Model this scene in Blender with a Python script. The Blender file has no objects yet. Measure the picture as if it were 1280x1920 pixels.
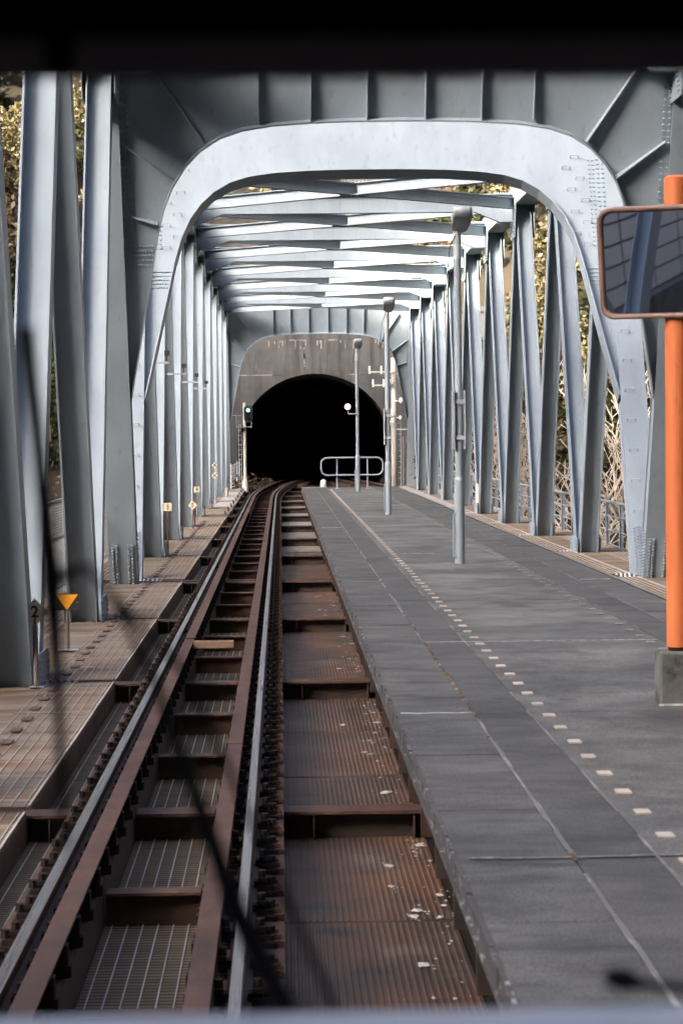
import bpy, math, random
import numpy as np
from mathutils import Vector, Matrix
R = math.radians
rng = random.Random(7)
nrng = np.random.default_rng(11)
scene = bpy.context.scene
col = scene.collection

# ------------------------------------------------------------------ camera
# world: X right, Y along the bridge, Z up, rail top = 0, metres
FPX, ROLL = 4305.0, R(0.6)
cam_d = bpy.data.cameras.new('camera'); cam = bpy.data.objects.new('camera', cam_d); col.objects.link(cam)
cam_d.sensor_fit = 'VERTICAL'; cam_d.sensor_height = 22.3; cam_d.sensor_width = 14.9
cam_d.lens = FPX * 22.3 / 1920.0
cam_d.clip_start = 0.05; cam_d.clip_end = 3000
vx, vy = -114.0, 140.0                       # where the track direction falls off the picture centre
ux = vx * math.cos(ROLL) + vy * math.sin(ROLL); uy = -vx * math.sin(ROLL) + vy * math.cos(ROLL)
yaw = math.atan2(-ux, FPX); pitch = math.atan2(-uy, FPX)
cam.matrix_world = (Matrix.Translation((0, 0, 2.57)) @ Matrix.Rotation(-yaw, 4, 'Z') @
                    Matrix.Rotation(R(90) + pitch, 4, 'X') @ Matrix.Rotation(-ROLL, 4, 'Z'))
cam_d.dof.use_dof = True; cam_d.dof.focus_distance = 46.0; cam_d.dof.aperture_fstop = 4.6
scene.camera = cam

# ------------------------------------------------------------------ sky, sun, exposure
SUN_D = Vector((0.93, 0.80, -0.45)).normalized()          # the way the light travels
el = math.asin(-SUN_D.z); az = math.atan2(-SUN_D.x, -SUN_D.y)
world = bpy.data.worlds.new('World'); scene.world = world; world.use_nodes = True
wn = world.node_tree; bg = wn.nodes['Background']
sky = wn.nodes.new('ShaderNodeTexSky'); sky.sky_type = 'NISHITA'; sky.sun_disc = False
sky.sun_elevation = el; sky.sun_rotation = az; sky.air_density = 0.35; sky.dust_density = 6.0; sky.ozone_density = 0.3
wn.links.new(sky.outputs[0], bg.inputs[0]); bg.inputs[1].default_value = 0.15
sun_d = bpy.data.lights.new('sun', 'SUN'); sun_d.energy = 3.2; sun_d.angle = R(0.53); sun_d.color = (1.0, 0.86, 0.66)
sun = bpy.data.objects.new('sun', sun_d); col.objects.link(sun)
sun.rotation_euler = SUN_D.to_track_quat('-Z', 'Y').to_euler()
vs = scene.view_settings; vs.view_transform = 'Standard'; vs.look = 'None'; vs.gamma = 1.0; vs.exposure = 3.0
vs.use_curve_mapping = False
cy = scene.cycles; cy.max_bounces = 4; cy.diffuse_bounces = 2; cy.glossy_bounces = 3; cy.transmission_bounces = 2; cy.caustics_reflective = False; cy.caustics_refractive = False

# ------------------------------------------------------------------ materials
KEEP = {'steel_paint', 'chord_paint', 'pole_paint', 'galvanised_steel', 'train_white_paint', 'orange_paint', 'sign_white', 'amber_reflective', 'cream_marker_tile', 'mirror_glass', 'lamp_cover', 'white_porcelain', 'polished_rail', 'pale_bark', 'grating_bar', 'worn_white_line', 'white_flake', 'pale_mast'}
def pmat(name, c1, c2=None, scale=(3, 3, 3), rough=.6, metal=0.0, bump=0.0, bscale=60, stain=None, stain2=None,
         lo=.35, hi=.65, spec=.5, detail=3, wave=None, rvar=0.0, grit=0.0):
    """Principled material coloured by world-space noise; stains are (colour, scale, low, high)."""
    k = 1.0 if name in KEEP else .76                      # overall reflectance of the weathered surfaces
    dim = lambda c: tuple(v * k for v in c)
    c1 = dim(c1); c2 = dim(c2) if c2 is not None else None
    stain, stain2 = [(dim(st[0]), *st[1:]) if st else None for st in (stain, stain2)]
    if wave: wave = (wave[0], wave[1], dim(wave[2]), wave[3])
    m = bpy.data.materials.new(name); m.use_nodes = True
    N = m.node_tree.nodes; L = m.node_tree.links; b = N['Principled BSDF']
    b.inputs['Roughness'].default_value = rough; b.inputs['Metallic'].default_value = metal
    b.inputs['Specular IOR Level'].default_value = spec
    geo = N.new('ShaderNodeNewGeometry')
    def noise(sc, det=detail, seed=0.0):
        mp = N.new('ShaderNodeMapping'); mp.inputs['Scale'].default_value = sc if hasattr(sc, '__len__') else (sc,) * 3
        mp.inputs['Location'].default_value = (seed, seed * 1.7, seed * .6)
        L.new(geo.outputs['Position'], mp.inputs['Vector'])
        t = N.new('ShaderNodeTexNoise'); t.inputs['Scale'].default_value = 1.0; t.inputs['Detail'].default_value = det
        t.inputs['Roughness'].default_value = .6
        L.new(mp.outputs[0], t.inputs['Vector']); return t.outputs['Fac']
    def ramp(f, a, bb):
        r = N.new('ShaderNodeMapRange'); r.inputs['From Min'].default_value = a; r.inputs['From Max'].default_value = bb
        L.new(f, r.inputs['Value']); return r.outputs[0]
    def mixc(f, A, B):
        x = N.new('ShaderNodeMix'); x.data_type = 'RGBA'
        L.new(f, x.inputs['Factor'])
        for v, s in ((A, x.inputs[6]), (B, x.inputs[7])):
            if isinstance(v, tuple): s.default_value = (*v, 1)
            else: L.new(v, s)
        return x.outputs[2]
    cur = tuple(c1)
    if c2 is not None: cur = mixc(ramp(noise(scale), lo, hi), tuple(c1), tuple(c2))
    for k, st in enumerate((stain, stain2)):
        if st: cur = mixc(ramp(noise(st[1], 4, 13.7 + 9 * k), st[2], st[3]), cur, tuple(st[0]))
    if grit:                                               # aggregate speckle
        g1 = noise(95, 1, 31.0); gr = N.new('ShaderNodeMapRange'); gr.inputs['From Min'].default_value = .3; gr.inputs['From Max'].default_value = .7
        gr.inputs['To Min'].default_value = 1 - grit; gr.inputs['To Max'].default_value = 1 + grit; L.new(g1, gr.inputs['Value'])
        hv = N.new('ShaderNodeHueSaturation'); L.new(gr.outputs[0], hv.inputs['Value'])
        L.new(cur, hv.inputs['Color']); cur = hv.outputs[0]
    if wave:                                               # fine repeated lines along one axis: (axis, pitch, colour, sharp)
        sx = N.new('ShaderNodeSeparateXYZ'); L.new(geo.outputs['Position'], sx.inputs[0])
        mu = N.new('ShaderNodeMath'); mu.operation = 'MULTIPLY'; mu.inputs[1].default_value = 1 / wave[1]
        L.new(sx.outputs[wave[0]], mu.inputs[0])
        fr = N.new('ShaderNodeMath'); fr.operation = 'FRACT'; L.new(mu.outputs[0], fr.inputs[0])
        gt = N.new('ShaderNodeMath'); gt.operation = 'LESS_THAN'; gt.inputs[1].default_value = wave[3]; L.new(fr.outputs[0], gt.inputs[0])
        cur = mixc(gt.outputs[0], cur, tuple(wave[2]))
    if isinstance(cur, tuple): b.inputs['Base Color'].default_value = (*cur, 1)
    else: L.new(cur, b.inputs['Base Color'])
    if rvar:
        rr = N.new('ShaderNodeMapRange'); rr.inputs['To Min'].default_value = max(0, rough - rvar); rr.inputs['To Max'].default_value = min(1, rough + rvar)
        L.new(noise(scale, 3, 5.0), rr.inputs['Value']); L.new(rr.outputs[0], b.inputs['Roughness'])
    if bump:
        bp = N.new('ShaderNodeBump'); bp.inputs['Strength'].default_value = bump; bp.inputs['Distance'].default_value = .01
        L.new(noise(bscale, 4, 3.0), bp.inputs['Height']); L.new(bp.outputs[0], b.inputs['Normal'])
    return m

M = {}
M['paint'] = pmat('steel_paint', (.272, .332, .390), (.230, .284, .338), (1.6, 1.6, .4), .5, 0, .06, 30,
                  stain=((.19, .215, .235), (7, 7, .4), .58, .84), stain2=((.21, .165, .13), (3.5, 3.5, 1.2), .76, .90), rvar=.1)
M['paint_warm'] = pmat('chord_paint', (.29, .335, .38), (.25, .27, .29), (2, 2, 1), .55, 0, .05, 30, stain=((.20, .17, .14), (3, 1.2, 3), .55, .8))
M['pole'] = pmat('pole_paint', (.27, .32, .37), (.235, .285, .335), (3, 3, .6), .42, 0, .03, 60, stain=((.25, .24, .23), (9, 9, 1), .64, .85))
M['galv'] = pmat('galvanised_steel', (.42, .45, .48), (.33, .36, .39), 6, .5, .35, .04, 80)
M['rust'] = pmat('rusty_steel', (.054, .026, .017), (.105, .048, .028), (5, 2.2, 5), .72, 0, .25, 70,
                 stain=((.025, .018, .016), (3, 1.3, 3), .58, .75), stain2=((.16, .078, .045), 11, .66, .8), rvar=.1)
M['beam_rust'] = pmat('rusty_floor_beam', (.085, .050, .036), (.045, .034, .030), (3, 6, 2.5), .62, .1, .15, 60,
                      stain=((.14, .075, .045), (6, 3, 6), .6, .8), stain2=((.03, .035, .035), (1.2, 1.2, 4), .52, .75))
M['railside'] = pmat('rail_rust', (.075, .040, .028), (.045, .026, .020), (8, 2, 8), .7, .2, .15, 90)
M['railhead'] = pmat('polished_rail', (.44, .45, .47), (.30, .30, .31), (60, .6, 60), .30, .9, .02, 40, rvar=.1)
M['dark'] = pmat('dark_fastening', (.010, .009, .009), (.026, .016, .012), 20, .8, 0, .2, 80, spec=.2)
M['walk'] = pmat('walkway_grating', (.225, .148, .090), (.46, .395, .31), (.45, 2.6, 1), .85, 0, .12, 60, spec=.25,
                 stain=((.25, .110, .052), (.9, 1.3, 1), .53, .72), stain2=((.085, .058, .040), (.5, 6, 1), .55, .70), wave=(1, .072, (.085, .060, .042), .38))
M['walk_low'] = pmat('trough_grating', (.150, .106, .064), (.245, .195, .128), (.6, 2.4, 1), .85, 0, .1, 60, spec=.2,
                     stain=((.085, .05, .032), (1.5, 3, 1), .58, .75), wave=(1, .072, (.050, .038, .028), .42))
M['bar'] = pmat('grating_bar', (.52, .50, .46), (.34, .30, .26), (8, 1.3, 8), .55, 0)
M['brownpanel'] = pmat('brown_ribbed_plate', (.150, .074, .044), (.070, .048, .037), (1.3, .8, 1), .55, 0, .3, 45,
                       stain=((.150, .120, .098), (1.1, 1.3, 1), .54, .72), stain2=((.038, .030, .027), (2.4, 2.0, 1), .54, .70), rvar=.15)
M['litpanel'] = pmat('lit_ribbed_plate', (.30, .28, .25), (.20, .18, .16), (1.5, 1.2, 1), .6, .1, .1, 90, stain=((.16, .10, .07), (2, 1, 2), .6, .8))  # paler copy for far plates, their lit whitish look put into the colour
M['clip'] = pmat('rust_red_clip', (.15, .078, .060), (.10, .058, .048), 9, .65, 0, .1, 70)
M['plat'] = pmat('platform_asphalt', (.140, .143, .134), (.082, .084, .079), (3.2, 3.2, 3), .70, 0, .6, 90,
                 stain=((.215, .212, .196), (.9, .8, 1), .47, .68), stain2=((.056, .057, .055), (1.1, .7, 1), .52, .68), spec=.5, rvar=.1, grit=.5)
M['plat_edge'] = pmat('platform_edge_concrete', (.110, .112, .106), (.062, .063, .060), (3, 6, 3), .70, 0, .5, 90,
                      stain=((.155, .153, .142), (1.4, 1.3, 1), .50, .70), stain2=((.036, .037, .036), (1.2, 3, 1), .53, .68), rvar=.1, grit=.5)
M['plat_side'] = pmat('platform_side_strip', (.094, .096, .091), (.058, .059, .056), (3, 5, 3), .68, 0, .5, 90,
                      stain=((.130, .126, .118), (.8, 1.2, 1), .50, .74), stain2=((.040, .040, .039), (1.2, 1.1, 1), .53, .69), rvar=.1, grit=.5)
M['edgewhite'] = pmat('worn_white_edge', (.070, .070, .072), (.40, .40, .40), (16, 6, 16), .7, 0, .5, 60, lo=.58, hi=.68)
M['wline'] = pmat('worn_white_line', (.55, .55, .54), (.20, .20, .205), (16, 9, 9), .7, lo=.42, hi=.62)
M['scuff'] = pmat('scuffed_joint', (.165, .165, .162), (.34, .34, .33), (22, 3, 9), .7, lo=.5, hi=.66)
M['tile'] = pmat('cream_marker_tile', (.52, .46, .40), (.36, .32, .275), 9, .55, 0, .05, 90)
M['tileworn'] = pmat('worn_marker_tile', (.34, .32, .295), (.20, .19, .18), 12, .6, 0, .05, 90)
M['conc'] = pmat('concrete', (.27, .265, .255), (.20, .195, .185), 2.5, .85, 0, .25, 40, stain=((.11, .105, .10), (1.2, 1.2, .5), .55, .78))
M['concpale'] = pmat('pale_concrete', (.40, .385, .36), (.33, .31, .285), 2.0, .85, 0, .15, 40, stain=((.22, .20, .17), (2, .8, 1), .58, .78))
M['block'] = pmat('mossy_concrete_block', (.20, .205, .195), (.13, .135, .125), 6, .85, 0, .3, 50, stain=((.055, .056, .05), 7, .52, .7))
M['tunnelface'] = pmat('weathered_tunnel_concrete', (.122, .125, .128), (.078, .080, .083), (.9, 1, .7), .9, 0, .8, 7,
                       stain=((.048, .048, .049), (2.2, 1, .16), .46, .68), stain2=((.20, .20, .20), (1.1, 1, .3), .64, .82))
M['lime'] = pmat('lime_deposit', (.36, .35, .335), (.15, .145, .14), (3, 3, 3), .8, lo=.4, hi=.6)
M['tunnelin'] = pmat('black_tunnel_lining', (.018, .018, .019), (.012, .012, .013), 1, .95)  # near-black lining colour
M['black'] = pmat('black_rubber', (.006, .006, .007), (.010, .010, .011), 10, .65, spec=.25)
M['visor'] = pmat('black_sun_visor', (.085, .068, .066), (.10, .08, .078), 10, .9, spec=.1)
M['trainwhite'] = pmat('train_white_paint', (.80, .81, .84), (.76, .77, .80), 3, .4)
M['interior'] = pmat('cab_lining', (.05, .052, .052), (.04, .042, .042), 3, .7)
M['steelbody'] = pmat('brushed_body', (.46, .47, .48), (.40, .41, .42), (1, 1, 9), .4, .5)
M['orange'] = pmat('orange_paint', (.68, .195, .062), (.58, .155, .05), (2, 2, 1), .5, 0, .03, 60, stain=((.34, .10, .035), (12, 12, 5), .64, .80), stain2=((.16, .075, .04), (22, 22, 5), .71, .78))
M['brass'] = pmat('brown_mirror_rim', (.36, .23, .18), (.26, .17, .14), 9, .5, 0)
M['mirror'] = pmat('mirror_glass', (.88, .90, .92), None, rough=.028, metal=1.0)
M['signwhite'] = pmat('sign_white', (.66, .60, .46), (.52, .46, .33), 14, .6, stain=((.30, .19, .10), 20, .60, .78))
M['signgrey'] = pmat('sign_dark_grey', (.026, .028, .031), (.020, .022, .025), 9, .55)
M['signblack'] = pmat('sign_black', (.012, .012, .013), None, rough=.6)
M['amber'] = pmat('amber_reflective', (.78, .34, .012), (.70, .29, .01), 40, .5)
M['rustpost'] = pmat('rusty_sign_post', (.21, .075, .038), (.12, .055, .036), (20, 20, 5), .75, 0, .2, 80)
M['greypost'] = pmat('grey_sign_post', (.26, .24, .22), (.18, .15, .13), (12, 12, 3), .6, .1, .1, 80)
M['wood'] = pmat('pale_plank', (.30, .185, .125), (.22, .135, .095), (3, 22, 9), .75)
M['lampglass'] = pmat('lamp_cover', (.44, .48, .51), (.35, .39, .42), 9, .4)
M['mast'] = pmat('pale_mast', (.60, .58, .53), (.46, .44, .40), (8, 8, 1.5), .7, 0, .1, 60)
M['porcelain'] = pmat('white_porcelain', (.78, .78, .78), None, rough=.25)
M['moss'] = pmat('yellow_moss', (.19, .17, .025), (.13, .075, .02), 26, .9, 0, .4, 80)
M['rustmoss'] = pmat('brown_moss', (.13, .06, .022), (.09, .05, .025), 26, .9, 0, .4, 80)
M['flake'] = pmat('white_flake', (.55, .55, .54), (.34, .34, .33), 30, .7)
M['ballast'] = pmat('dark_ballast', (.075, .062, .055), (.045, .04, .038), 14, .9, 0, .6, 20)
M['rock'] = pmat('pale_rock', (.40, .38, .36), (.22, .205, .19), 1.6, .85, 0, .5, 6)
M['ground'] = pmat('hill_soil', (.042, .033, .022), (.024, .023, .013), .35, .95, 0, .8, 1.4,
                   stain=((.085, .072, .058), .22, .55, .72), stain2=((.03, .032, .016), .5, .58, .75))  # soil colour likewise darkened in place of shade on the hill
M['shot'] = pmat('sprayed_concrete_slope', (.070, .064, .057), (.048, .044, .040), .7, .9, 0, .7, 3,
                 stain=((.050, .040, .030), .4, .52, .7), stain2=((.036, .030, .018), 1.3, .6, .75))  # slope colour darkened to stand in for shade
M['water'] = pmat('river_water', (.02, .035, .03), None, rough=.08, spec=.6)
M['bark'] = pmat('dark_bark', (.10, .075, .055), (.06, .045, .035), 6, .9)
M['palebark'] = pmat('pale_bark', (.56, .50, .43), (.42, .36, .30), 6, .85)

def leafmat(name, cols, trans=.25):
    m = bpy.data.materials.new(name); m.use_nodes = True
    N = m.node_tree.nodes; L = m.node_tree.links; b = N['Principled BSDF']
    g = N.new('ShaderNodeNewGeometry'); cr = N.new('ShaderNodeValToRGB'); e = cr.color_ramp.elements
    while len(e) < len(cols): e.new(.5)
    for i, c in enumerate(cols): e[i].position = i / (len(cols) - 1); e[i].color = (*c, 1)
    L.new(g.outputs['Random Per Island'], cr.inputs[0]); L.new(cr.outputs[0], b.inputs['Base Color'])
    b.inputs['Roughness'].default_value = .5; b.inputs['Specular IOR Level'].default_value = .35
    tr = N.new('ShaderNodeBsdfTranslucent'); L.new(cr.outputs[0], tr.inputs['Color'])
    mx = N.new('ShaderNodeMixShader'); mx.inputs[0].default_value = trans
    L.new(b.outputs[0], mx.inputs[1]); L.new(tr.outputs[0], mx.inputs[2]); L.new(mx.outputs[0], N['Material Output'].inputs[0])
    return m
M['leaf_gold'] = leafmat('golden_lit_leaf', [(.070, .065, .028), (.135, .118, .058), (.185, .158, .090), (.10, .090, .040)])  # golden sunlit look of the evergreens put into the leaf colour
M['leaf_green'] = leafmat('green_evergreen_leaf', [(.017, .024, .008), (.038, .046, .013), (.060, .058, .017)])
M['leaf_dark'] = leafmat('dark_evergreen_leaf', [(.016, .024, .010), (.034, .042, .016), (.055, .055, .02)])
M['leaf_dry'] = leafmat('dry_leaf', [(.07, .052, .032), (.125, .097, .062), (.17, .135, .09)])

def emis(name, c, s):
    m = bpy.data.materials.new(name); m.use_nodes = True; b = m.node_tree.nodes['Principled BSDF']
    b.inputs['Base Color'].default_value = (*c, 1); b.inputs['Emission Color'].default_value = (*c, 1); b.inputs['Emission Strength'].default_value = s
    return m
M['lit_white'] = emis('lit_lamp', (1, .96, .86), 2.2)
M['lit_green'] = emis('lit_green_signal', (.16, .95, .72), 1.3)

# ------------------------------------------------------------------ mesh helpers
def V(*a): return Vector(a)
class MB:
    def __init__(s): s.v = []; s.f = []; s.m = []
    def quadf(s, idx, mi=0): s.f.append(tuple(idx)); s.m.append(mi)
    def hexa(s, p, mi=0):                     # 8 points: bottom 4, top 4
        o = len(s.v); s.v += [tuple(q) for q in p]
        for q in ((3, 2, 1, 0), (4, 5, 6, 7), (0, 1, 5, 4), (1, 2, 6, 5), (2, 3, 7, 6), (3, 0, 4, 7)):
            s.quadf([o + i for i in q], mi)
        return s
    def box(s, x0, x1, y0, y1, z0, z1, mi=0):
        return s.hexa([(x0, y0, z0), (x1, y0, z0), (x1, y1, z0), (x0, y1, z0), (x0, y0, z1), (x1, y0, z1), (x1, y1, z1), (x0, y1, z1)], mi)
    def bar(s, p0, p1, a, b, mi=0):           # box between two points; a, b = half-extent vectors
        p0, p1, a, b = map(Vector, (p0, p1, a, b))
        return s.hexa([p0 - a - b, p0 + a - b, p0 + a + b, p0 - a + b, p1 - a - b, p1 + a - b, p1 + a + b, p1 - a + b], mi)
    def prism(s, pts, off, mi=0):             # polygon of 3-D points pushed by off
        o = len(s.v); n = len(pts); off = Vector(off)
        s.v += [tuple(p) for p in pts] + [tuple(Vector(p) + off) for p in pts]
        s.quadf(range(o + n - 1, o - 1, -1), mi); s.quadf(range(o + n, o + 2 * n), mi)
        for i in range(n): j = (i + 1) % n; s.quadf((o + i, o + j, o + n + j, o + n + i), mi)
        return s
    def strip(s, A, B, off, mi=0):            # thick ribbon between two polylines
        o = len(s.v); n = len(A); off = Vector(off)
        for P in (A, B): s.v += [tuple(Vector(p)) for p in P]
        for P in (A, B): s.v += [tuple(Vector(p) + off) for p in P]
        for i in range(n - 1):
            a, b, c, d = o + i, o + i + 1, o + n + i + 1, o + n + i
            s.quadf((a, b, c, d), mi); s.quadf((d + 2 * n, c + 2 * n, b + 2 * n, a + 2 * n), mi)
            s.quadf((b, a, a + 2 * n, b + 2 * n), mi); s.quadf((d, c, c + 2 * n, d + 2 * n), mi)
        for i in (0, n - 1): s.quadf((o + i, o + n + i, o + 3 * n + i, o + 2 * n + i), mi)
        return s
    def tube(s, pts, r, n=8, mi=0, caps=True):
        pts = [Vector(p) for p in pts]; rs = r if hasattr(r, '__len__') else [r] * len(pts)
        o = len(s.v); prev = None
        for i, p in enumerate(pts):
            t = (pts[min(i + 1, len(pts) - 1)] - pts[max(i - 1, 0)]).normalized()
            if prev is None: u = t.cross(V(0, 0, 1) if abs(t.z) < .9 else V(1, 0, 0)).normalized()
            else: u = (prev - t * prev.dot(t)).normalized()
            prev = u; w = t.cross(u)
            for k in range(n):
                a = 2 * math.pi * k / n; s.v.append(tuple(p + (u * math.cos(a) + w * math.sin(a)) * rs[i]))
        for i in range(len(pts) - 1):
            for k in range(n):
                a = o + i * n + k; b = o + i * n + (k + 1) % n; s.quadf((a, b, b + n, a + n), mi)
        if caps:
            s.quadf([o + k for k in range(n - 1, -1, -1)], mi); e = o + (len(pts) - 1) * n; s.quadf([e + k for k in range(n)], mi)
        return s
    def bolt(s, p, d, r=.022, h=.018):        # small six-sided bolt head
        p = Vector(p); d = Vector(d).normalized(); u = d.cross(V(0, 0, 1) if abs(d.z) < .9 else V(1, 0, 0)).normalized(); w = d.cross(u)
        o = len(s.v)
        for hh, rr in ((0, r), (h, r * .75)):
            for k in range(6):
                a = math.pi * k / 3; s.v.append(tuple(p + d * hh + (u * math.cos(a) + w * math.sin(a)) * rr))
        for k in range(6): s.quadf((o + k, o + (k + 1) % 6, o + 6 + (k + 1) % 6, o + 6 + k))
        s.quadf([o + 6 + k for k in range(6)]); return s
    def mesh(s, name, mats, smooth=False):
        me = bpy.data.meshes.new(name); me.from_pydata(s.v, [], s.f)
        for mt in (mats if isinstance(mats, (list, tuple)) else [mats]): me.materials.append(M[mt])
        if len(me.materials) > 1: me.polygons.foreach_set('material_index', s.m)
        if smooth: me.polygons.foreach_set('use_smooth', [True] * len(me.polygons))
        me.update(); return me
WP = {}                                        # world position of every object (no parent is rotated)
def link(me, name, parent=None, loc=(0, 0, 0)):
    """loc is the world position; children keep their place under a parent."""
    o = bpy.data.objects.new(name, me); col.objects.link(o); loc = Vector(loc)
    if parent is not None: o.parent = parent; o.location = loc - WP[parent.name]
    else: o.location = loc
    WP[o.name] = loc; return o
def part(mb, name, mat, parent=None, loc=(0, 0, 0), smooth=False, stuff=False):
    """mb is in world coordinates relative to loc."""
    o = link(mb.mesh(name, mat, smooth), name, parent, loc)
    if stuff: o['kind'] = 'stuff'
    return o
def thing(name, label, cat, loc=(0, 0, 0), group=None):
    o = link(None, name, None, loc); o['label'] = label; o['category'] = cat
    if group: o['group'] = group
    return o
def tag(o, label, cat, group=None):
    o['label'] = label; o['category'] = cat
    if group: o['group'] = group
    return o
def struct(o): o['kind'] = 'structure'; return o
def wmb(loc):                                  # an MB plus its origin
    m = MB(); m.loc = Vector(loc); return m
def noise2(x, y, s=0.0):
    return (math.sin(x * 1.3 + s) * math.cos(y * 1.1 - s * .7) + .5 * math.sin(x * 2.9 - y * 2.3 + s * 1.9) + .25 * math.sin(x * 6.1 + y * 5.3 + s)) / 1.75

# ------------------------------------------------------------------ layout numbers
XB = 2.12; HT = 5.19; XL, XR = XB - HT, XB + HT      # truss planes
PC = 2.31                                            # platform centre
P = 9.25; ZN, ZT = -1.0, 9.7; SL = (P / 2) / (ZT - ZN)
Y1 = [45.2 - P * i for i in range(0, 7)]             # bottom nodes, nearer span
Y2 = [45.8 + P * i for i in range(0, 10)]            # bottom nodes, farther span
YE = Y2[-1]; ZB = -.265                              # top of floor beams
YWALL = 132.5; TX = 2.0                              # tunnel face, tunnel centre
def tx(y):                                           # centre of the left track
    return -.8 if y < 98 else (-.8 + 8.6e-4 * (y - 98) ** 2 if y < 138 else -.8 + 8.6e-4 * 1600 + .0688 * (y - 138))
def tx2(y): return 2 * PC - tx(y)

# ------------------------------------------------------------------ terrain
def H(x, y):
    n = 2.2 * noise2(x * .06, y * .06) + 1.0 * noise2(x * .21, y * .19, 2)
    z = -18 + .6 * n
    yf = 99 + 3 * noise2(x * .05, 0, 4) - .12 * max(0, x - 12)
    if y > yf: z = max(z, min(-18 + 1.02 * (y - yf) + n, 150 + n))
    d = abs(x - 2); w = min(1, max(0, (12.5 - d) / 3.5))
    if y > yf and w > 0:
        zc = min(z, -1.1) if y < 133.2 else 9.2 + (y - 133.2) * .95 + .5 * n
        z = z * (1 - w) + zc * w
    crest = 79.1 - .04 * (y - 100) + .8 * noise2(0, y * .045, 1)  # unseen left ridge, crest shaped to throw shade over the near bridge
    fade = min(1, max(0, (75 - y) / 30))
    z = max(z, (crest + 18) * fade - 18 - .9 * abs(x + 150) + .5 * n)
    bk = min(1, max(0, (x + 135) / 40)); z = max(z, min(-18 + 1.75 * bk * (-30 - y) + n, 300 + n))  # unseen hill behind, raised to block low sky light
    z = max(z, min(-18 + 1.6 * (x - 42) + n, 220 + n))  # unseen right slope, steepened to cut sky light from the side
    return z
xs = sorted(set([-420, -360, -300, -260] + [-230 + 10 * i for i in range(18)] + [-52 + 4 * i for i in range(7)] + [round(-25 + 1.4 * i, 2) for i in range(52)] + [50 + 8 * i for i in range(10)] + [150, 190, 240, 300, 380]))
ys = sorted(set([-320, -260] + [-220 + 12 * i for i in range(24)] + [68 + 6 * i for i in range(5)] + [round(96 + 1.3 * i, 2) for i in range(28)] + [132.45, 133.25] + [round(134.4 + 1.5 * i, 2) for i in range(34)] + [190, 200, 212, 226, 245, 270, 300, 340, 400]))
gm = MB(); ny = len(ys)
for x in xs:
    for y in ys: gm.v.append((x, y, H(x, y)))
for i in range(len(xs) - 1):
    for j in range(ny - 1):
        if 132 < ys[j] < 133.2 and abs(xs[i] - 2) < 8 and abs(xs[i + 1] - 2) < 8: continue      # opening behind the tunnel wall
        shot = 1 if (ys[j] >= 133 and ys[j] < 147 and -8 < xs[i] < 7) else 0
        gm.quadf((i * ny + j, (i + 1) * ny + j, (i + 1) * ny + j + 1, i * ny + j + 1), shot)
struct(part(gm, 'hillside_terrain', ['ground', 'shot'], smooth=True))
rv = MB().box(-60, 75, -60, 108, -17.6, -17.2); struct(part(rv, 'river_water', 'water'))
bed = MB().box(-5.5, 10.5, YE + .35, YWALL + .2, -1.6, -.36); struct(part(bed, 'track_bed', 'ballast'))

# ------------------------------------------------------------------ tunnel portal
tun = thing('tunnel_portal', 'weathered grey concrete tunnel mouth with dark round-topped bore at the bridge end', 'tunnel', (TX, YWALL, 0))
ZC, RT = 1.72, 4.5
def arch(r, z0, n=40):
    a0 = math.asin((z0 - ZC) / r); return [(TX + r * math.cos(a0 + (math.pi - 2 * a0) * k / n), ZC + r * math.sin(a0 + (math.pi - 2 * a0) * k / n)) for k in range(n + 1)]
def wallband(mb, z0, z1, y0, y1, x0, x1, sides=(-1, 1)):
    """a lift of the face wall from z0 to z1 with the bore cut out"""
    K = 44; nz = 10
    for k in range(nz):
        a, b = z0 + (z1 - z0) * k / nz, z0 + (z1 - z0) * (k + 1) / nz
        def half(z): q = RT * RT - (z - ZC) ** 2; return math.sqrt(q) if q > 0 else 0
        ha, hb = half(a), half(b)
        for sgn in sides:
            xo = x0 if sgn < 0 else x1
            pa, pb = TX + sgn * ha, TX + sgn * hb
            pts = [V(xo, y0, a), V(pa, y0, a), V(pb, y0, b), V(xo, y0, b)]
            if sgn > 0: pts = pts[::-1]
            mb.prism(pts, (0, y1 - y0, 0))
lifts = [(-2.5, 1.55), (1.565, 3.85), (3.865, 6.15), (6.165, 8.15)]
for a, b in lifts:
    if a > 6: m = MB(); wallband(m, a, b, YWALL, YWALL + .8, -9.2, 13.2); part(m, 'wall_lift', 'tunnelface', tun); continue
    for sg in (-1, 1): m = MB(); wallband(m, a, b, YWALL, YWALL + .8, -9.2, 13.2, (sg,)); part(m, 'wall_lift', 'tunnelface', tun)
m = MB().box(-9.2, 1.38, YWALL, YWALL + .8, 8.165, 9.7).box(1.40, 13.2, YWALL, YWALL + .8, 8.165, 9.7); part(m, 'wall_lift', 'tunnelface', tun)
m = MB().box(-9.3, 13.3, YWALL - .12, YWALL + .9, 9.7, 10.0); part(m, 'coping', 'tunnelface', tun)
m = MB()
for zz in (3.86, 6.16, 8.16):
    xx = -8.5
    while xx < 12.5:
        ln = rng.uniform(.2, 1.3)
        if zz > 6.25 or abs(xx - TX) > math.sqrt(max(0, RT * RT - (zz - ZC) ** 2)) + .9:
            if rng.random() < .62: m.box(xx, xx + ln, YWALL - .012, YWALL + .01, zz - rng.uniform(.01, .05), zz + .022)
        xx += ln + .02
for k in range(26):
    zz = rng.uniform(6.3, 8.1); m.box(1.38, 1.41 + rng.uniform(0, .07), YWALL - .013, YWALL + .01, zz, zz + rng.uniform(.05, .2))
for k in range(34):
    xx = rng.uniform(-3.5, 7.5); m.box(xx, xx + rng.uniform(.03, .09), YWALL - .011, YWALL + .01, 8.12 - rng.uniform(.1, .5), 8.14)
part(m, 'lime_streaks', 'lime', tun, stuff=True)
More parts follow.
